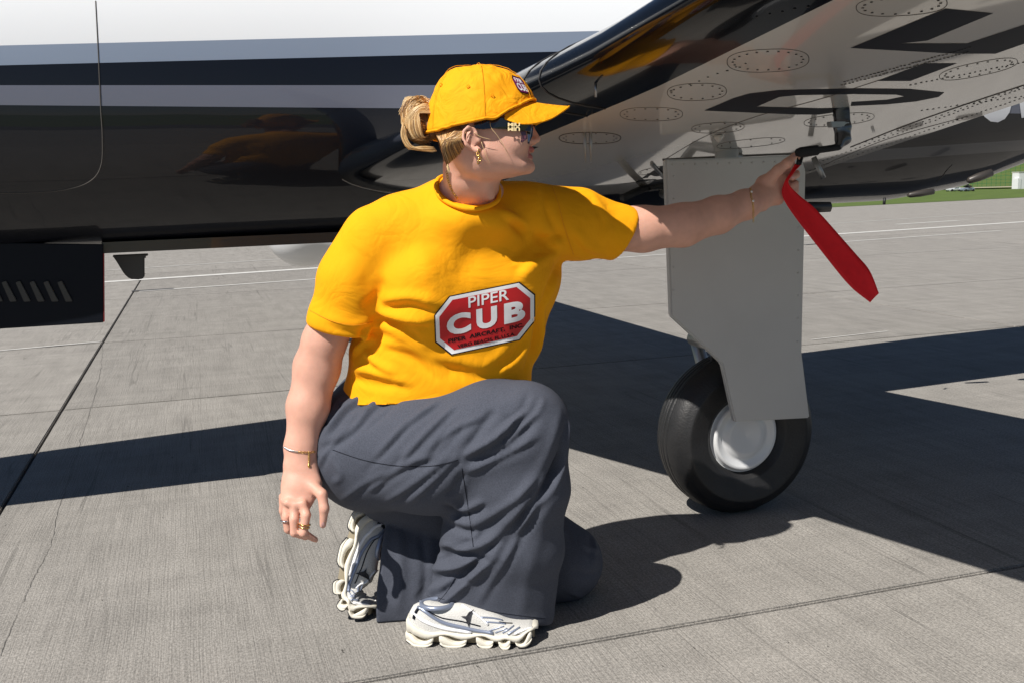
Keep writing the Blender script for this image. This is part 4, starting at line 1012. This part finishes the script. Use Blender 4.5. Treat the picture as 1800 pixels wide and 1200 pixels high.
for j in (5, 7, 9, 11, 12):
    q = [V[i * NC + j] + UP * .0016 for i in range(1, NB - 1)]; Vv, Ff = tubev(q, .0006 if j < 12 else .0016, 5); mobj('stitch_line', Vv, Ff, m_cap, brim)
# cap badge
def capbadge(u, v): a, b, c, d = [np.array(q, float) for q in ((896, 131), (917, 138), (937, 168), (912, 162))]; return (a * (1 - u) + b * u) * (1 - v) + (d * (1 - u) + c * u) * v
bm = bmesh.new(); bm.faces.new([bm.verts.new((x, y, 0)) for x, y in octa(0)]); print_mesh('cap_badge', bm, m_pdark, .004, capo, .2, capbadge, capb)
bm = bmesh.new(); bm.faces.new([bm.verts.new((x, y, 0)) for x, y in octa(.04)]); print_mesh('cap_badge', bm, mat('badge_maroon', (.20, .008, .10), .6), .0046, capo, .2, capbadge, capb)
print_mesh('cap_badge_lettering', text_bm('PIPER', .2, .8, .12, .36, .01), m_pwhite, .0054, capo, .3, capbadge, capb)
print_mesh('cap_badge_lettering', text_bm('CUB', .15, .85, .42, .85, .03), m_pwhite, .0054, capo, .3, capbadge, capb)

# ---- sunglasses
gl = thing('sunglasses'); gl.parent = person
m_lens = mat('smoked_lens', (.10, .035, .045), .05, coat=.8)
def slab(name, pts, th, m, parent, dirn=None):
    dirn = FWD if dirn is None else dirn
    bm = bmesh.new(); f = [bm.verts.new(p) for p in pts]; fc_ = bm.faces.new(f); r = bmesh.ops.extrude_face_region(bm, geom=[fc_])
    for v in [v for v in r['geom'] if isinstance(v, bmesh.types.BMVert)]: v.co += Vector(dirn * th)
    bmesh.ops.bevel(bm, geom=list(bm.edges), offset=.0006, segments=1, affect='EDGES'); return bobj(name, bm, m, parent)
arm_px = [(833, 217), (862, 211), (880, 207), (927, 213), (934, 217), (933, 232), (922, 230), (895, 228), (866, 226), (848, 228), (834, 226)]
slab('temple_arm', [HP(x, y, .079 - (.012 if x > 900 else 0)) for x, y in arm_px], .004, m_blk, gl)
for sg in (1,):
    slab('lens', [HP(x, y, .062) for x, y in ((878, 228), (924, 231), (927, 244), (918, 251), (905, 246), (893, 236))], .003, m_lens, gl)
fr_px = [(923, 224), (930, 220), (938, 221), (936, 240), (930, 253), (919, 250)]
slab('frame_front', [HP(x, y, .05) for x, y in fr_px], .012, m_blk, gl)
slab('frame_front', [HP(x + 4, y - 1, -.02) for x, y in fr_px], .02, m_blk, gl)
slab('lens_reflection_pane', [HP(x, y, .0515) for x, y in ((929, 222), (936, 222), (931, 250), (925, 248))], .001, mat('lens_glass', (.35, .33, .33), .03, metal=.8), gl)
def glpx(u, v): a, b, c, d = [np.array(q, float) for q in ((891.5, 216), (915, 216), (915, 232), (891.5, 232))]; return (a * (1 - u) + b * u) * (1 - v) + (d * (1 - u) + c * u) * v
for y0, y1, fl in ((0.02, .44, False), (.5, .92, False)):
    bm = text_bm('MIU', .05, .95, y0, y1, .03)
    if y0 > .4:
        for v in bm.verts: v.co.y = .5 + .92 - v.co.y
    for v in bm.verts: px, py = glpx(v.co.x, v.co.y); v.co = HP(px, py, .0812 - .0)
    me = bpy.data.meshes.new('gold_lettering'); bm.to_mesh(me); bm.free(); mlink('gold_lettering', me, m_goldp, gl, False)
# ear-hook behind the ear
V, Fc = tubev([HP(812, 243, .07), HP(806, 247, .068), HP(801, 240, .068)], .003, 8); mobj('temple_tip', V, Fc, m_blk, gl)

# ---- hair
def hairs(name, strands, m, parent=person, r=.0007, n=4, lab=None):
    V = []; Fc = []
    for s in strands:
        k_ = len(s); tubev(s, [r * (1 if i < k_ * .7 else 1 - .8 * (i - k_ * .7) / (k_ * .3)) for i in range(k_)], n, V=V, Fc=Fc)
    o = tag(mobj(name, V, Fc, m, parent), kind='stuff'); return o
BC = HP(733, 212, 0)
core = Vol(BC - .09, BC + .09, .004); core.ell(HP(733, 208, 0), (.033, .031, .028), k=.01); core.ell(HP(741, 236, 0), (.024, .02, .024), k=.02)
core.ell(HP(760, 222, 0), (.022, .022, .03), k=.02)
Vv, Qq = core.mesh(); hairo = mlink('hair', npmesh('hair', Vv, Qq), m_hair2, person); hairo['label'] = 'blonde hair tied in a loose bun'
def bun(nst, m, nm, seed):
    g = np.random.default_rng(seed); out = []
    for _ in range(nst):
        t = g.random(); zz = 1 - 1.7 * g.random() ** 1.6; a0 = g.uniform(-.6, .5); R_ = .0395 + g.uniform(-.002, .004)
        st = []; tilt = g.normal(0, .25)
        for k_ in range(12):
            a = a0 + k_ / 11 * g.uniform(2.2, 2.5) if False else a0 + k_ / 11 * 2.9
            rr = R_ * math.sqrt(max(.03, 1 - zz * zz)) * (.8 + .25 * t) * (1 + .05 * math.sin(5 * a + t * 9))
            cx = .003; st.append(HL(0, 0, 0) * 0 + BC + RIGHT * (.002 - rr * math.sin(a) * .95 + .02 * (k_ / 11) * t) + UP * (rr * math.cos(a) * 1.02 + .003 - .012 * (k_ / 11) * t + tilt * .01) - FWD * (zz * .033))
        out.append(st)
    return hairs(nm, out, m, hairo)
bun(380, m_hair, 'bun_strands', 1); bun(260, m_hair3, 'bun_strands', 2); bun(200, m_hair2, 'bun_strands', 3)
g = np.random.default_rng(12); frt = []
for _ in range(360):
    a, b = g.random(), g.normal(0, .5)
    frt.append(smoothpts([HP(760 + 2 * b, 188 + 12 * a, .022 + .016 * a), HP(744 - 6 * a, 183 + 16 * a + b, .032 + .012 * a), HP(716 + 22 * a, 200 + 8 * a, .030 + .018 * a), HP(709 + 32 * a, 224 + 3 * b, .024 + .022 * a), HP(722 + 24 * a, 246 - 6 * a, .020 + .018 * a), HP(750 + 6 * a, 246 - 8 * a + 4 * b, .012 + .014 * a)], 3))
hairs('bun_strands', frt[:160], m_hair, hairo); hairs('bun_strands', frt[160:270], m_hair3, hairo); hairs('bun_strands', frt[270:], m_hair2, hairo)
g = np.random.default_rng(8); loop_, nape, nape2, fly = [], [], [], []
for _ in range(260):   # tail of the bun hanging under it
    a = g.random(); s = g.uniform(-.02, .03)
    loop_.append(smoothpts([HP(708 + 6 * a, 215 + 14 * a, s + .012), HP(705 + 12 * a, 240 + 6 * a, s + .014), HP(718 + 10 * a, 258 + 5 * g.random(), s + .01), HP(742 + 14 * a, 262 + 10 * (a - .5), s), HP(762 + 6 * a, 262 + 8 * (a - .5), s - .004)], 3))
hairs('bun_tail_strands', loop_[:150], m_hair, hairo); hairs('bun_tail_strands', loop_[150:], m_hair3, hairo)
for _ in range(560):   # nape hair pulled up under the cap
    a = g.random(); b = g.random(); x1 = 775 + 60 * b; y1 = 237 - 10 * b
    x0 = 782 + 34 * a; y0 = 262 + 22 * g.random() * (1 - a); sN = .045 + .028 * min(1, b * 1.6)
    nape.append(smoothpts([HP(x0 + 2, y0 + 10 * (1 - a), .05), HP(x0 - 6, (y0 * .6 + y1 * .4), sN + .010), HP((x0 + x1) / 2 - 8, y1 + 10, sN + .010), HP(x1 - 10, y1 - 3, sN + .003)], 3))
hairs('nape_strands', nape[:300], m_hair, hairo, r=.0009); hairs('nape_strands', nape[300:430], m_hair2, hairo, r=.0009); hairs('nape_strands', nape[430:], m_hair3, hairo, r=.0008)
scl = Vol(HP(800, 245, .02) - .09, HP(800, 245, .02) + .09, .004); scl.ell(HP(803, 240, .022), (.032, .036, .05), k=.01); Vv, Qq = scl.mesh(); mlink('nape_hair', npmesh('nape_hair', Vv, Qq), m_hair2, hairo)
temple = []
for _ in range(60):
    b = g.random(); temple.append(smoothpts([HP(845 + 45 * b, 214 - 10 * b, .074 - .004 * b), HP(840 + 25 * b, 218 - 3 * b, .0775), HP(832 + 12 * b, 224, .077)], 3))
hairs('temple_strands', temple, m_hair, hairo, r=.0009)
hairs('loose_strands', [smoothpts([HP(861, 215, .082), HP(864, 226, .084), HP(875, 240, .080), HP(888, 262, .07), HP(896, 282, .058)], 5), smoothpts([HP(833, 233, .088), HP(845, 241, .086), HP(864, 246, .08)], 5), smoothpts([HP(846, 250, .080), HP(853, 270, .075), HP(862, 290, .062)], 5)] +
      [smoothpts([HP(700 + 20 * g.random(), 195 + 10 * g.random(), 0), HP(712 + 10 * g.random(), 172 + 5 * g.random(), 0), HP(735 + 20 * g.random(), 172 + 6 * g.random(), 0), HP(758, 190, 0)], 4) for _ in range(16)] +
      [smoothpts([HP(790 + 10 * g.random(), 262, .05), HP(783 + 4 * g.random(), 280, .045), HP(787 + 4 * g.random(), 298 + 8 * g.random(), .045)], 4) for _ in range(24)], m_hair3, hairo, r=.00055)

# ---- jewellery
def chainlinks(name, pts, r_link, r_wire, m, parent, step):
    """links laid along a path"""
    pts = [np.array(p) for p in pts]; L = [0]
    for a, b in zip(pts, pts[1:]): L.append(L[-1] + np.linalg.norm(b - a))
    n_ = int(L[-1] / step); V = []; Fc = []
    for i in range(n_ + 1):
        s = min(i * step, L[-1] - 1e-6); k_ = max(0, min(len(pts) - 2, np.searchsorted(L, s) - 1)); t = (s - L[k_]) / (L[k_ + 1] - L[k_] + 1e-9); p = pts[k_] * (1 - t) + pts[k_ + 1] * t
        tg = nrm(pts[k_ + 1] - pts[k_]); sd = nrm(np.cross(tg, FWD)) if i % 2 else nrm(np.cross(tg, UP + .3 * FWD))
        ring_ = [p + tg * math.cos(a) * r_link * 1.35 + sd * math.sin(a) * r_link for a in np.linspace(0, 2 * math.pi, 9)[:-1]]; tubev(ring_, r_wire, 5, closed=True, V=V, Fc=Fc)
    return mobj(name, V, Fc, m, parent)
def surf(pts, b, off, k_=5):
    o = []
    for p in smoothpts([(x, y, 0) for x, y in pts], k_):
        h = hit(b, p[0], p[1])
        if h is not None: o.append(h - FWD * off)
    return o
chainlinks('necklace', surf([(786, 304), (789, 320), (795, 336), (803, 348)], bb_, .002), .0026, .0008, m_gold, person, .0048)
chainlinks('earring', [HP(842, 266, .092), HP(840, 273, .093), HP(844, 279, .093), HP(841, 286, .093)], .0034, .0011, m_gold, person, .006)
rb = surf([(500, 785), (508, 790), (520, 792.5), (535, 794), (548, 794), (555, 793)], bb_, .0015)
V = []; Fc = []
for i, p in enumerate(rb[:12]):
    tubev([p - RIGHT * .002, p - RIGHT * .001, p + RIGHT * .001, p + RIGHT * .002], [.001, .0024, .0024, .001], 8, V=V, Fc=Fc)
brc = mobj('bracelet', V, Fc, m_silver, person); brc['label'] = 'bracelet with pale stones and a gold chain pendant'
chainlinks('chain_link', rb[10:], .002, .0007, m_gold, brc, .004)
pd_ = [hit(bb_, 543.5, 795) - FWD * .003 - UP * .0045 * i for i in range(6)]; chainlinks('chain_link', pd_, .0015, .0008, m_gold, brc, .003)
V, Fc = tubev([pd_[-1] - UP * .002, pd_[-1] - UP * .004, pd_[-1] - UP * .008, pd_[-1] - UP * .011], [.001, .0028, .003, .001], 10); mobj('pendant', V, Fc, m_gold, brc)
lb = surf([(1319, 332), (1320, 345), (1323, 358), (1324, 372)], bb_, .0015)
lbo = chainlinks('bracelet', lb + [lb[-1] - UP * .01, lb[-1] - UP * .026], .0017, .0007, m_gold, person, .004); lbo['label'] = 'thin gold bracelet with small bright beads'
for p in (hit(bb_, 1320.5, 338), hit(bb_, 1323.5, 354)):
    if p is not None: V, Fc = tubev([p - FWD * .004 - RIGHT * .003, p - FWD * .004 - RIGHT * .0015, p - FWD * .004 + RIGHT * .0015, p - FWD * .004 + RIGHT * .003], [.001, .003, .003, .001], 10); mobj('bead', V, Fc, m_pearl, lbo)
def ringon(c, ax, r, wr, m, nm='ring'):
    ax = nrm(ax); s1 = nrm(np.cross(ax, FWD)); s2 = np.cross(ax, s1); V, Fc = tubev([c + r * (math.cos(a) * s1 + math.sin(a) * s2) for a in np.linspace(0, 2 * math.pi, 25)[:-1]], wr, 6, closed=True); mobj(nm, V, Fc, m, person)
ringon(P(535.5, 921, 2.2025), UP + RIGHT * .1, .0118, .0019, m_gold); ringon(P(535, 926, 2.2015), UP + RIGHT * .1, .0114, .0013, m_gold); ringon(P(502.5, 914, 2.221), UP, .0112, .0019, m_silver)

#@@SHOES
# ---- sneakers
m_shade = mat('shaded_gap_foam', (.26, .22, .15), .8)  # sole core, darkened in its colour to stand for shade between the pods
def sneaker(name, path, wdir, label, W=1., flip=1):
    """path: list of (pos, up) heel->toe of the sole's underside; wdir: side direction towards the camera"""
    root = thing(name); root.parent = person; root['label'] = label
    n_ = 41; ps = [np.array(p[0]) for p in path]; us = [nrm(p[1]) for p in path]
    pc = smoothpts(ps, 10); uc = smoothpts(us, 10); T = np.linspace(0, len(pc) - 1, n_)
    P_ = [pc[int(round(t))] for t in T]; U_ = [nrm(uc[int(round(t))]) for t in T]
    fr = []
    for i in range(n_):
        t = nrm(P_[min(i + 1, n_ - 1)] - P_[max(i - 1, 0)]); u = nrm(U_[i] - t * (U_[i] @ t)); s = np.cross(t, u); s = s if s @ wdir > 0 else -s; fr.append((P_[i], t, u, s))
    def at(s, w_, u):
        q = np.clip(s, 0, 1) * (n_ - 1); i = min(int(q), n_ - 2); f_ = q - i; a = [fr[i][k_] * (1 - f_) + fr[i + 1][k_] * f_ for k_ in range(4)]
        return a[0] + a[3] * w_ + a[2] * u + a[1] * ((s - np.clip(s, 0, 1)) * .28)
    half = lambda s: W * ip(s, (0, .03, .12, .3, .5, .72, .88, .96, 1.), (.016, .027, .034, .034, .036, .045, .040, .028, .010))
    top = lambda s: ip(s, (0, .03, .12, .22, .34, .5, .7, .85, .95, 1.), (.075, .093, .100, .094, .098, .082, .062, .050, .040, .028))
    # upper
    V = []; Fc = []; NS, NR = 40, 22
    for i in range(NS + 1):
        s = i / NS; h = half(s) * .93; tp = top(s)
        for j in range(NR):
            a = math.pi * j / (NR - 1); c, sn = math.cos(a), math.sin(a); w_ = h * math.copysign(abs(c) ** .75, c); u = .034 + (tp - .034) * sn ** .85; V.append(at(s, w_, u))
    for i in range(NS):
        for j in range(NR - 1): a = i * NR + j; Fc.append((a, a + 1, a + NR + 1, a + NR))
    Fc.append(tuple(range(NR))); Fc.append(tuple(range(NS * NR, NS * NR + NR))[::-1])
    mobj('upper', V, Fc, m_mesh, root)
    def slabl(nm, s0, s1, lo, hi, wide, m, n__=10, taper=0.):
        V = []; Fc = []
        for i in range(n__ + 1):
            t = i / n__; s = s0 + (s1 - s0) * t; h = half(s) + wide; e = 1 - taper * abs(2 * t - 1) ** 3; l_, h_ = lo(s, t), hi(s, t); m_ = (l_ + h_) / 2; l_ = m_ + (l_ - m_) * e; h_ = m_ + (h_ - m_) * e
            for w_, u in ((-h, l_ + .001), (-h - .001, m_), (-h, h_ - .001), (-h * .93, h_), (h * .93, h_), (h, h_ - .001), (h + .001, m_), (h, l_ + .001), (h * .93, l_), (-h * .93, l_)): V.append(at(s, w_, u))
        for i in range(n__):
            for j in range(10): a = i * 10; b = a + 10; Fc.append((a + j, a + (j + 1) % 10, b + (j + 1) % 10, b + j))
        Fc.append(tuple(range(10))[::-1]); Fc.append(tuple(range(n__ * 10, n__ * 10 + 10))); return mobj(nm, V, Fc, m, root)
    wave = lambda s: .0255 + .005 * math.cos(s * 2 * math.pi * 4.3) + ip(s, (0, .15, .5, .8, 1), (.004, .004, .002, -.004, .004))
    slabl('midsole', -.02, 1.01, lambda s, t: wave(s), lambda s, t: ip(s, (0, .05, .15, .3, .6, .85, 1), (.062, .050, .040, .038, .036, .033, .036)) + .002 * math.cos(s * 27), .003, m_cream, 40)
    lobes = [(-.03, .16), (.20, .37), (.43, .56), (.61, .74), (.79, .95)]
    for a, b in lobes:
        slabl('sole_pod', a, b, lambda s, t: .006 + .010 * abs(2 * t - 1) ** 3, lambda s, t: wave(s) + .003 - .0145 * math.sin(math.pi * t) ** 1.4, .004, m_cream, 12, .35)
        slabl('sole_pod_rim', a + .005, b - .005, lambda s, t: .003 + .010 * abs(2 * t - 1) ** 3, lambda s, t: .011 + .006 * abs(2 * t - 1) ** 3, .005, m_cream, 12, .1)
        slabl('outsole', a, b, lambda s, t: .0005 + .009 * abs(2 * t - 1) ** 3, lambda s, t: .0058 + .010 * abs(2 * t - 1) ** 3, .003, m_sole, 12, .1)
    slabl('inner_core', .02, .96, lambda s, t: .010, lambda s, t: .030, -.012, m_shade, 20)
    # overlays on both sides, laid on the upper
    def up_pt(s, v, sd, off):          # v 0 bottom .. 1 top
        h = half(s) * .93; tp = top(s); a = v * math.pi / 2; c, sn = math.cos(a), math.sin(a); w_ = (h * abs(c) ** .75 + off) * sd; return at(s, w_, .034 + (tp - .034) * sn ** .85 + off * sn)
    def band(nm, line, wd, m, off=.0022):
        for sd in (1, -1):
            q = [up_pt(s, v, sd, off * .3) for s, v in smoothpts([(a, b, 0) for a, b in line], 5) for s, v in [(s, v)]] if False else [up_pt(p[0], p[1], sd, off * .3) for p in smoothpts([(a, b, 0) for a, b in line], 5)]
            V, Fc = tubev(q, [wd] * len(q), 6); mobj(nm, V, Fc, m, root)
    band('overlay', [(.06, .75), (.14, .45), (.26, .22), (.42, .10), (.56, .06)], .0042, m_strp)
    band('overlay', [(.03, .55), (.10, .28), (.24, .12), (.40, .04)], .0038, m_pwhite)
    band('overlay', [(.34, .85), (.44, .55), (.52, .30)], .0025, m_pwhite); band('overlay', [(.46, .50), (.56, .62), (.66, .72)], .0020, m_strp); band('overlay', [(.50, .38), (.60, .48), (.70, .60)], .0018, m_strp)
    band('overlay', [(.66, .12), (.74, .35), (.80, .6)], .0018, m_strp); band('overlay', [(.72, .08), (.80, .28), (.86, .5)], .0022, m_strp); band('overlay', [(.80, .06), (.90, .25), (.97, .35)], .0022, m_pwhite)
    band('overlay', [(.52, .10), (.60, .26), (.68, .44)], .0014, m_strp); band('overlay', [(.58, .08), (.65, .22), (.72, .40)], .0014, m_strp); band('overlay', [(.10, .62), (.20, .42), (.32, .30), (.46, .22)], .0014, m_navy); band('overlay', [(.62, .55), (.70, .66), (.78, .74)], .0014, m_navy)
    band('heel_tab', [(.035, .35), (.05, .55), (.07, .72)], .0035, m_navy)
    # curved dart emblem on each side
    for sd in (1, -1):
        E_ = [(.335, .52), (.37, .55), (.385, .72), (.42, .95), (.40, .66), (.395, .50), (.385, .20), (.365, .46)]
        V = [up_pt(s, v * .8, sd, .0035) for s, v in E_]; c_ = sum(V) / len(V) + fr[15][3] * sd * .001; Fc = [(len(V), i, (i + 1) % len(V)) for i in range(len(V))]; mobj('side_emblem', V + [c_], Fc, m_sole, root, False)
    # ankle collar
    q = [at(.08 + .1 * (1 - math.cos(a)) , .027 * math.sin(a), .094) for a in np.linspace(0, 2 * math.pi, 25)[:-1]]; V, Fc = tubev(q, .006, 8, closed=True); mobj('collar_padding', V, Fc, m_strp, root)
    return root
h0, t0 = Gd(720, 1136), Gd(950, 1137)
h0 = h0 + FWD * .035; t0 = t0 + FWD * .035; ax_ = t0 - h0; ax_[2] = 0
rp = [(h0 + ax_ * k_ + np.array([0, 0, z_]), (0, 0, 1)) for k_, z_ in ((0, 0), (.3, 0), (.6, 0), (.8, .002), (1.0, .014))]
sneaker('right_sneaker', rp, -FWD, 'white and cream running shoe flat on the concrete, front foot'); 
lp = [(P(628, 893, 2.50), RIGHT * 1 + UP * .15), (P(610, 935, 2.48), RIGHT + UP * .2), (P(596, 985, 2.46), RIGHT + UP * .25), (P(589, 1030, 2.45), RIGHT + UP * .4), (P(600, 1062, 2.445), RIGHT * .7 + UP * .8), (P(625, 1079, 2.44), UP + RIGHT * .3), (P(662, 1086, 2.43), UP)]
lp = [(p * 1.0, u) for p, u in lp]
sneaker('left_sneaker', lp, -FWD, 'white and cream running shoe tipped up on its toes, rear foot')

#@@STREAMER
# ---- probe cover with red streamer, held in the left hand
stv = thing('probe_cover_streamer', 'red ribbon streamer on a black probe cover pulled by the outstretched hand', 'streamer')
m_bfab = mat('black_webbing', (.006, .006, .008), .75, bump=.3, bscale=400)
V, Fc = tubev([P(1474, 259, PD - .012), P(1455, 262, PD - .02), P(1440, 264, PD - .03), P(1436, 264.5, PD - .032), P(1408, 268, PD - .04), P(1400, 269, PD - .042)], [.0085, .0085, .0085, .013, .013, .009], 14); mobj('probe_sleeve', V, Fc, m_bfab, stv)
def ribbon(name, cl, wv, m, th=.0015, parent=stv):
    """cl: list of (pxA,pyA,depA, pxB,pyB,depB): both edges"""
    A = smoothpts([P(*c[:3]) for c in cl], 6); B = smoothpts([P(*c[3:]) for c in cl], 6); V = []; Fc = []; n_ = 7
    for i, (a, b) in enumerate(zip(A, B)):
        for j in range(n_): t = j / (n_ - 1); V.append(a * (1 - t) + b * t + FWD * (.003 * math.sin(i * .35 + t * 2.) + .004 * math.sin(math.pi * t)))
        if i:
            for j in range(n_ - 1): k_ = (i - 1) * n_ + j; Fc.append((k_, k_ + 1, k_ + n_ + 1, k_ + n_))
    o = mobj(name, V, Fc, m, parent); solid(o, th, 0); return o
ribbon('strap', [(1401, 268, 2.545, 1414, 272, 2.555), (1402, 280, 2.535, 1410, 284, 2.545), (1399, 290, 2.535, 1408, 290, 2.545)], 0, m_bfab, .003)
ribbon('red_streamer', [(1398, 288, 2.540, 1408, 290, 2.540), (1390, 303, 2.530, 1394, 305, 2.530), (1378, 322, 2.520, 1386, 322, 2.520), (1375, 342, 2.510, 1405, 343, 2.510), (1390, 370, 2.500, 1430, 365, 2.500), (1420, 412, 2.485, 1465, 402, 2.485), (1460, 462, 2.465, 1508, 450, 2.465), (1497, 505, 2.450, 1528, 476, 2.450), (1529, 532, 2.435, 1545, 516, 2.435)], 0, m_red)

print('PD', PD)
